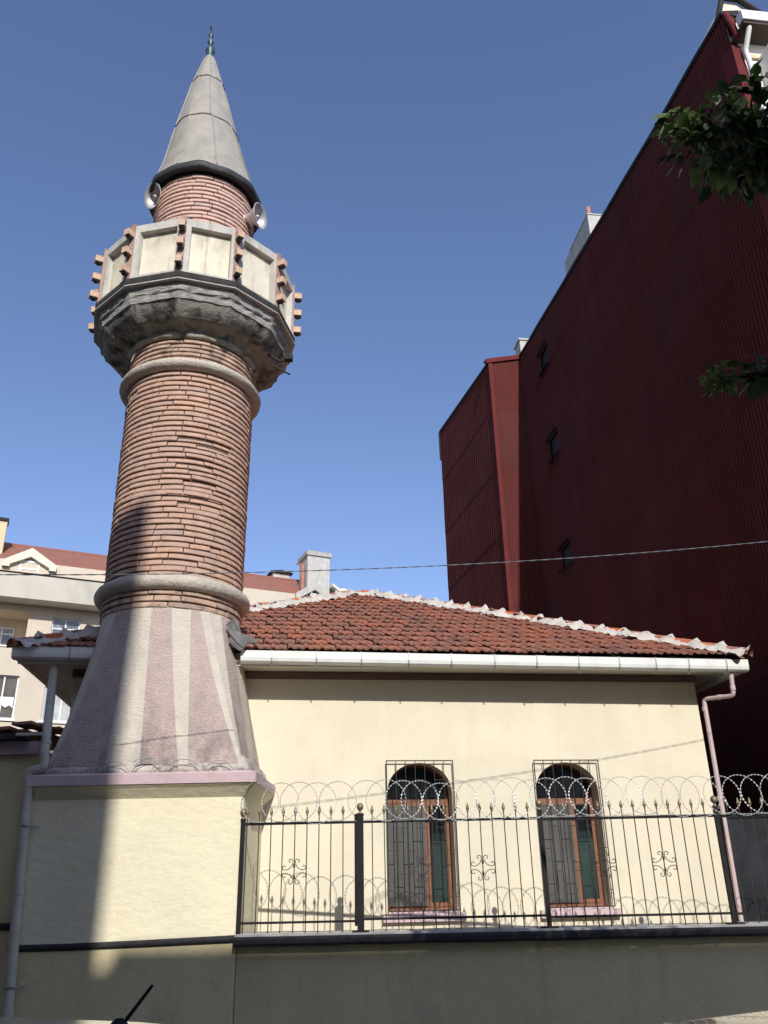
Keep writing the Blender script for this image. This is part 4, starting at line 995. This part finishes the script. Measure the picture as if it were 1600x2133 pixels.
def dormer(c, w, z0, h, t, body, bev, glassw, face):
    mb = MB(); o_ = [B(c-w, t, z0), B(c-w, t, z0+.28), B(c, t, z0+h), B(c+w, t, z0+.28), B(c+w, t, z0)]
    i_ = [B(c-w+.3, t, z0), B(c-w+.3, t, z0+.12), B(c, t, z0+h-.42), B(c+w-.3, t, z0+.12), B(c+w-.3, t, z0)]
    for k in range(4): mb.quad(o_[k], o_[k+1], i_[k+1], i_[k])
    dv = B.n*.5
    for k in range(4): mb.quad(i_[k], i_[k+1], i_[k+1]+dv*.5, i_[k]+dv*.5); mb.quad(o_[k], o_[k+1], o_[k+1]+B.n*2.2, o_[k]+B.n*2.2)
    dd = mb.build('dormer', body, rf)
    mb = MB(); mb.add([p+B.n*.24 for p in i_], [(0, 1, 2, 3, 4)]); mb.build('dormer_face', face, ab)
    mb = MB(); mb.box(B, c-.42, c-.34, t+.18, t+.23, z0-.1, z0+.42); mb.box(B, c+.34, c+.42, t+.18, t+.23, z0-.1, z0+.42); mb.box(B, c-.34, c+.34, t+.18, t+.23, z0+.34, z0+.42); mb.box(B, c-.34, c+.34, t+.18, t+.23, z0+.0, z0+.07); mb.build('dormer_window', M['pvc'], ab)
    mb = MB(); mb.add([B(c-.34, t+.21, z0-.1), B(c+.34, t+.21, z0-.1), B(c+.34, t+.21, z0+.42), B(c, t+.21, z0+h-.5), B(c-.34, t+.21, z0+.42)], [(0, 1, 2, 3, 4)]); mb.build('dormer_pane', glassw, ab)
dormer(-3.18, 1.12, 14.62, .98, -.2, M['soffit'], 0, M['win_glass'], M['blue_white'])
dormer(10.3, 1.02, 14.72, .98, -.2, M['chim'], 0, M['inside'], M['blue_white'])
mb = MB(); mb.box(B, 10.12, 11.35, .55, 1.9, 15.0, 17.42); ch = mb.build('chimney', M['chim'], rf)
mb = MB(); mb.box(B, 10.04, 11.43, .47, 1.98, 17.422, 17.66); mb.build('chimney_cap', M['coping'], ch)
mb = MB(); mb.box(B, 9.0, 9.95, 3.0, 3.9, 16.5, 17.12); mb.build('chimney', M['chim'], rf)
mb = MB(); mb.prism([B(8.85, 2.85, 17.122), B(10.1, 2.85, 17.122), B(10.1, 2.85, 17.17), B(9.45, 2.85, 17.28), B(8.85, 2.85, 17.17)], B.n*1.2); mb.build('chimney_cap', M['dark_roof'], rf)
mb = MB(); mb.box(B, 10.85, 11.5, 3.2, 3.9, 16.3, 17.2); mb.build('chimney', M['chim'], rf)
mb = MB(); mb.tube([B(9.98, .9, 15.4), B(9.98, .9, 16.95)], .09, 8); mb.tube([B(9.6, .9, 16.98), B(10.0, .9, 16.95)], .04, 8); mb.build('rusty_flue', M['clay'], rf)
mb = MB(); mb.box(B, 11.9, 12.2, .3, .6, 13.5, 15.72); mb.build('corner_post', M['soffit'], ab)
mb = MB(); mb.hexa([B(11.4, .2, 15.75), B(12.0, .2, 15.35), B(12.0, 2, 15.35), B(11.4, 2, 15.75), B(11.4, .2, 15.9), B(12.1, .2, 15.45), B(12.1, 2, 15.45), B(11.4, 2, 15.9)]); mb.build('verge_board', M['soffit'], rf)
mb = MB(); mb.box(B, -4.85, -4.42, 1.4, 2.0, 15.4, 17.32); c2 = mb.build('chimney', M['ochre'], rf); mb = MB(); mb.box(B, -4.9, -4.37, 1.35, 2.05, 17.322, 17.48); mb.build('chimney_cap', M['dark_roof'], c2)

# ------------------------------------------------------------------ parked cars right beside the photographer
def car(cx, label):
    t = thing('parked_car', (cx, .4, 0), label, 'car', 'cars parked at the kerb')
    y0, y1 = -1.75, 2.42
    def loft(rows, m, nm, parent, mats):
        mb = MB(); n = len(rows[0]); vs = [p for r_ in rows for p in r_]
        mb.add(vs, [(i*n+j, i*n+j+1, (i+1)*n+j+1, (i+1)*n+j) for i in range(len(rows)-1) for j in range(n-1)]+[tuple(range(n)), tuple(range((len(rows)-1)*n, len(rows)*n))[::-1]], m, True)
        return mb.build(nm, mats, parent)
    rows = []
    for y, w_, h in ((y0, .62, .62), (y0+.12, .78, .74), (y0+.5, .84, .86), (y0+1.1, .86, .95), (-.2, .87, .98), (1.2, .87, .98), (2.0, .86, .97), (2.3, .80, .95), (y1, .66, .72)):
        prf = [(-w_*.9, .22), (-w_, .4), (-w_, h-.28), (-w_*.97, h-.06), (-w_*.88, h), (0, h+.03), (w_*.88, h), (w_*.97, h-.06), (w_, h-.28), (w_, .4), (w_*.9, .22)]
        rows.append([(cx+x, y, z) for x, z in prf])
    body = loft(rows, 0, 'body', t, M['car'])
    rows = []
    for y, w_, h in ((-.75, .70, .95), (-.1, .66, 1.33), (.25, .64, 1.395), (.8, .635, 1.425), (1.4, .625, 1.432), (1.85, .61, 1.417), (2.02, .60, 1.392), (2.06, .60, 1.36), (2.32, .66, .95)):
        prf = [(-w_-.14*(h-.9)/.5-.02, .90), (-w_, h-.07), (-w_*.93, h-.025), (-w_*.6, h-.006), (0, h+.012), (w_*.6, h-.006), (w_*.93, h-.025), (w_, h-.07), (w_+.14*(h-.9)/.5+.02, .90)]
        rows.append([(cx+x, y, z) for x, z in prf])
    cab_ = loft(rows, 0, 'roof', t, M['car'])
    for sx in (-1, 1):
        mb = MB()
        for ya, yb in ((-.05, .75), (.82, 1.75)):
            mb.quad((cx+sx*.79, ya-.15*(ya < 0), 1.0), (cx+sx*.79, yb, 1.0), (cx+sx*.695, yb-.04, 1.30), (cx+sx*.695, ya+.1, 1.30))
        mb.build('side_window', M['car_glass'], cab_)
    mb = MB(); mb.quad((cx-.56, 2.14, 1.26), (cx+.56, 2.14, 1.26), (cx+.6, 2.30, 1.03), (cx-.6, 2.30, 1.03)); mb.build('rear_window', M['car_glass'], cab_)
    for x in (-.78, .78):
        for y in (-1.05, 1.6):
            mb = MB(); mb.lathe([(.2, -.09), (.29, -.1), (.315, -.07), (.315, .07), (.29, .1), (.2, .09)], 28, 0, 0, 0, True, 0, ((cx+x, y, .316), (1, 0, 0))); wh = mb.build('wheel', M['tyre'], t)
            mb = MB(); mb.lathe([(0, .06), (.1, .07), (.2, .085), (.2, -.085), (0, -.07)], 20, 0, 0, 0, True, 0, ((cx+x, y, .316), (1, 0, 0))); mb.build('rim', M['rim'], wh)
    for x in (-.66, .66):
        mb = MB(); mb.hexa([(cx+x-.1, 2.31, .68), (cx+x+.1, 2.31, .68), (cx+x+.1, 2.37, .68), (cx+x-.1, 2.37, .68), (cx+x-.1, 2.28, .86), (cx+x+.1, 2.28, .86), (cx+x+.1, 2.33, .86), (cx+x-.1, 2.33, .86)]); mb.build('tail_lamp', M['lampred'], t)
    return t
c1 = car(-.86, 'dark parked car with a short rod antenna on its roof at lower left')
mb = MB(); mb.lathe([(.026, 1.405), (.022, 1.42), (.012, 1.432), (.007, 1.436)], 14, -.487, 1.70); mb.tube([(-.482, 1.70, 1.425), (-.433, 1.70, 1.487)], [.0036, .003], 8); mb.build('antenna', M['tyre'], c1)
c2_ = car(1.12, 'dark parked car whose glossy roof edge shows at lower right')

# ------------------------------------------------------------------ street tree whose twigs hang in from the right
tr = thing('street_tree', (3.5, 2.2, 0), 'leafy street tree whose dark twigs hang into the upper right', 'tree')
mb = MB(); mb.tube([(3.5, 2.2, 0), (3.46, 2.2, 1.5), (3.55, 2.25, 3), (3.4, 2.3, 4.2), (3.5, 2.3, 5.0), (3.45, 2.2, 5.6)], [.16, .13, .12, .10, .06, .02], 12); mb.build('trunk', M['bark'], tr)
limbs = [[(3.42, 2.3, 4.0), (2.9, 2.7, 4.6), (2.3, 2.95, 4.95), (1.85, 3.0, 5.0), (1.52, 3.0, 4.95)], [(2.3, 2.95, 4.95), (2.0, 3.05, 4.85), (1.7, 3.05, 4.72)], [(2.3, 2.95, 4.95), (2.0, 2.9, 5.15), (1.7, 2.9, 5.2)],
         [(3.5, 2.25, 3.2), (2.9, 2.6, 3.5), (2.2, 2.9, 3.62), (1.75, 3.0, 3.60), (1.5, 3.0, 3.58)], [(3.47, 2.25, 5.3), (2.7, 2.7, 6.1), (1.7, 2.95, 6.45), (1.2, 3.0, 6.2)], [(3.5, 2.3, 4.9), (4.2, 2.1, 5.4), (4.8, 1.9, 5.5)], [(3.4, 2.3, 4.2), (4.1, 1.9, 5.0), (4.7, 1.6, 5.3)]]
mb = MB()
for l in limbs: mb.tube(l, [.05*(1-.85*i/(len(l)-1)) for i in range(len(l))], 8)
mb.build('branch', M['bark'], tr)
def leaf(mb, p, d, L_, w_, nrm, tv, m=0):
    p, d = Vector(p), Vector(d).normalized(); n_ = Vector(nrm); n_ = (n_-d*n_.dot(d)).normalized(); s_ = d.cross(n_)
    mid = [p, p+d*L_*.3-n_*L_*.02, p+d*L_*.62-n_*L_*.05, p+d*L_-n_*L_*.14]
    l_ = [p+d*L_*.25+s_*w_*.85+n_*w_*.2, p+d*L_*.55+s_*w_*.8+n_*w_*.18]; r_ = [p+d*L_*.25-s_*w_*.85+n_*w_*.2, p+d*L_*.55-s_*w_*.8+n_*w_*.18]
    mb.add(mid+l_+r_, [(0, 1, 4), (1, 2, 5, 4), (2, 3, 5), (0, 6, 1), (1, 6, 7, 2), (2, 7, 3)], m, True, tv)
lv = MB()
def clump(c, rx, ry, rz, n, L0, L1, droop=.6, lit=0., m=0):
    for _ in range(n):
        while True:
            q = Vector((random.uniform(-1, 1), random.uniform(-1, 1), random.uniform(-1, 1)))
            if q.length < 1: break
        p = Vector(c)+Vector((q.x*rx, q.y*ry, q.z*rz))
        d = Vector((q.x*.8+random.uniform(-.7, .7), random.uniform(-.8, .5), -droop+random.uniform(-.6, .7)))
        leaf(lv, p, d, random.uniform(L0, L1), random.uniform(.22, .30)*random.uniform(L0, L1), (random.uniform(-.5, .5), random.uniform(-.6, .3), 1), random.uniform(.0, .75)+lit, m)
clump((1.98, 3.0, 5.03), .40, .3, .23, 430, .075, .125)
clump((1.64, 3.0, 4.99), .22, .2, .18, 130, .06, .11, .5)
clump((1.80, 3.0, 4.80), .24, .2, .12, 130, .06, .12, .8)
clump((2.25, 2.95, 5.0), .35, .3, .34, 340, .08, .13)
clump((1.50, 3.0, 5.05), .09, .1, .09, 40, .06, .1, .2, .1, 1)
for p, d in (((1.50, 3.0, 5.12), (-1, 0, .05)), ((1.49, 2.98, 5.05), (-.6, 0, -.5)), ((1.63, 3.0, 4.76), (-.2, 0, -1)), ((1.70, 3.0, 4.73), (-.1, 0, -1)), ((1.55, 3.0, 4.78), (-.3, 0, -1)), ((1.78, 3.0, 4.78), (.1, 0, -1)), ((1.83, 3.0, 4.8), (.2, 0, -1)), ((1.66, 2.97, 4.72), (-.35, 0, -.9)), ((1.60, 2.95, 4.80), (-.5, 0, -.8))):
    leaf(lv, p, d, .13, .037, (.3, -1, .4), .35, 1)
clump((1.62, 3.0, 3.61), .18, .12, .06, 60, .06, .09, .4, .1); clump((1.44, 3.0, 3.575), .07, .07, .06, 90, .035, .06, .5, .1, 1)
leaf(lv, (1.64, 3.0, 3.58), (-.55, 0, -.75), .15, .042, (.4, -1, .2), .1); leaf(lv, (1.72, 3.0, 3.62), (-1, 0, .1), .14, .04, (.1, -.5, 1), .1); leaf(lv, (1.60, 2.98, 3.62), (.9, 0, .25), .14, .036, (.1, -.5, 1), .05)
clump((1.165, 3.0, 6.105), .04, .04, .02, 8, .04, .06, .8); 
for c in ((2.8, 2.6, 5.0), (3.2, 2.4, 5.3), (3.9, 2.0, 5.3), (4.5, 1.8, 5.2), (2.9, 2.7, 4.1), (3.4, 1.6, 5.3)): clump(c, .6, .55, .4, 190, .08, .13)
lv.build('crown', [M['leaf'], M['lit_young_leaf']], tr)

# ------------------------------------------------------------------ buildings across the street, behind the camera: they shade the lower wall
def street_house(nm, x0, x1, z1, label, depth=11):
    t = thing(nm, ((x0+x1)/2, -10, 0), label, 'building')
    mb = MB(); mb.box(W, x0, x1, -10-depth, -10, 0, z1); mb.build('wall', M['street_wall'], t)
    k = 0; x = x0+1
    while x+1.2 < x1-.5:
        z = 1.2
        while z+1.6 < z1-.6:
            mb = MB(); mb.box(W, x, x+1.2, -9.995, -9.96, z, z+1.5); f = mb.build('window', M['pvc'], t)
            mb = MB(); mb.box(W, x+.08, x+.57, -9.958, -9.954, z+.08, z+1.42); mb.box(W, x+.63, x+1.12, -9.958, -9.954, z+.08, z+1.42); mb.build('pane', M['win_glass'], f)
            z += 3
        x += 2.6
street_house('tall_house', -13, .826, 18.15, 'tall grey street house across the road, left of its lower neighbour')
street_house('low_house', 1.0, 17, 12.86, 'lower long grey street house across the road')
mb = MB(); mb.box(W, .826, 1.0, -13, -10.2, 0, 12.80); single('party_wall', mb, M['street_wall'], (.91, -11, 0), 'narrow wall closing the gap between two street houses', 'wall')
t = thing('added_sky_block', (-11, -2, 0), 'tall plain block added out of view on the left to darken the shade', 'building')  # added unseen block, cuts sky light so the shade turns darker
mb = MB(); mb.box(W, -17, -6.6, -9, 5.2, 0, 25); mb.build('wall', M['street_wall'], t)
mb = MB(); mb.box(W, -17.2, -6.4, -9.2, 5.4, 25.002, 25.3); mb.build('cornice', M['chim'], t)
for y in (-7.5, -4.5, -1.5, 1.5):
    for z in (1.3, 4.3, 7.3, 10.3, 13.3, 16.3, 19.3, 22.3):
        mb = MB(); mb.box(W, -6.63, -6.59, y, y+1.2, z, z+1.5); f = mb.build('window', M['pvc'], t)
        mb = MB(); mb.box(W, -6.588, -6.584, y+.08, y+.57, z+.08, z+1.42); mb.box(W, -6.588, -6.584, y+.63, y+1.12, z+.08, z+1.42); mb.build('pane', M['win_glass'], f)
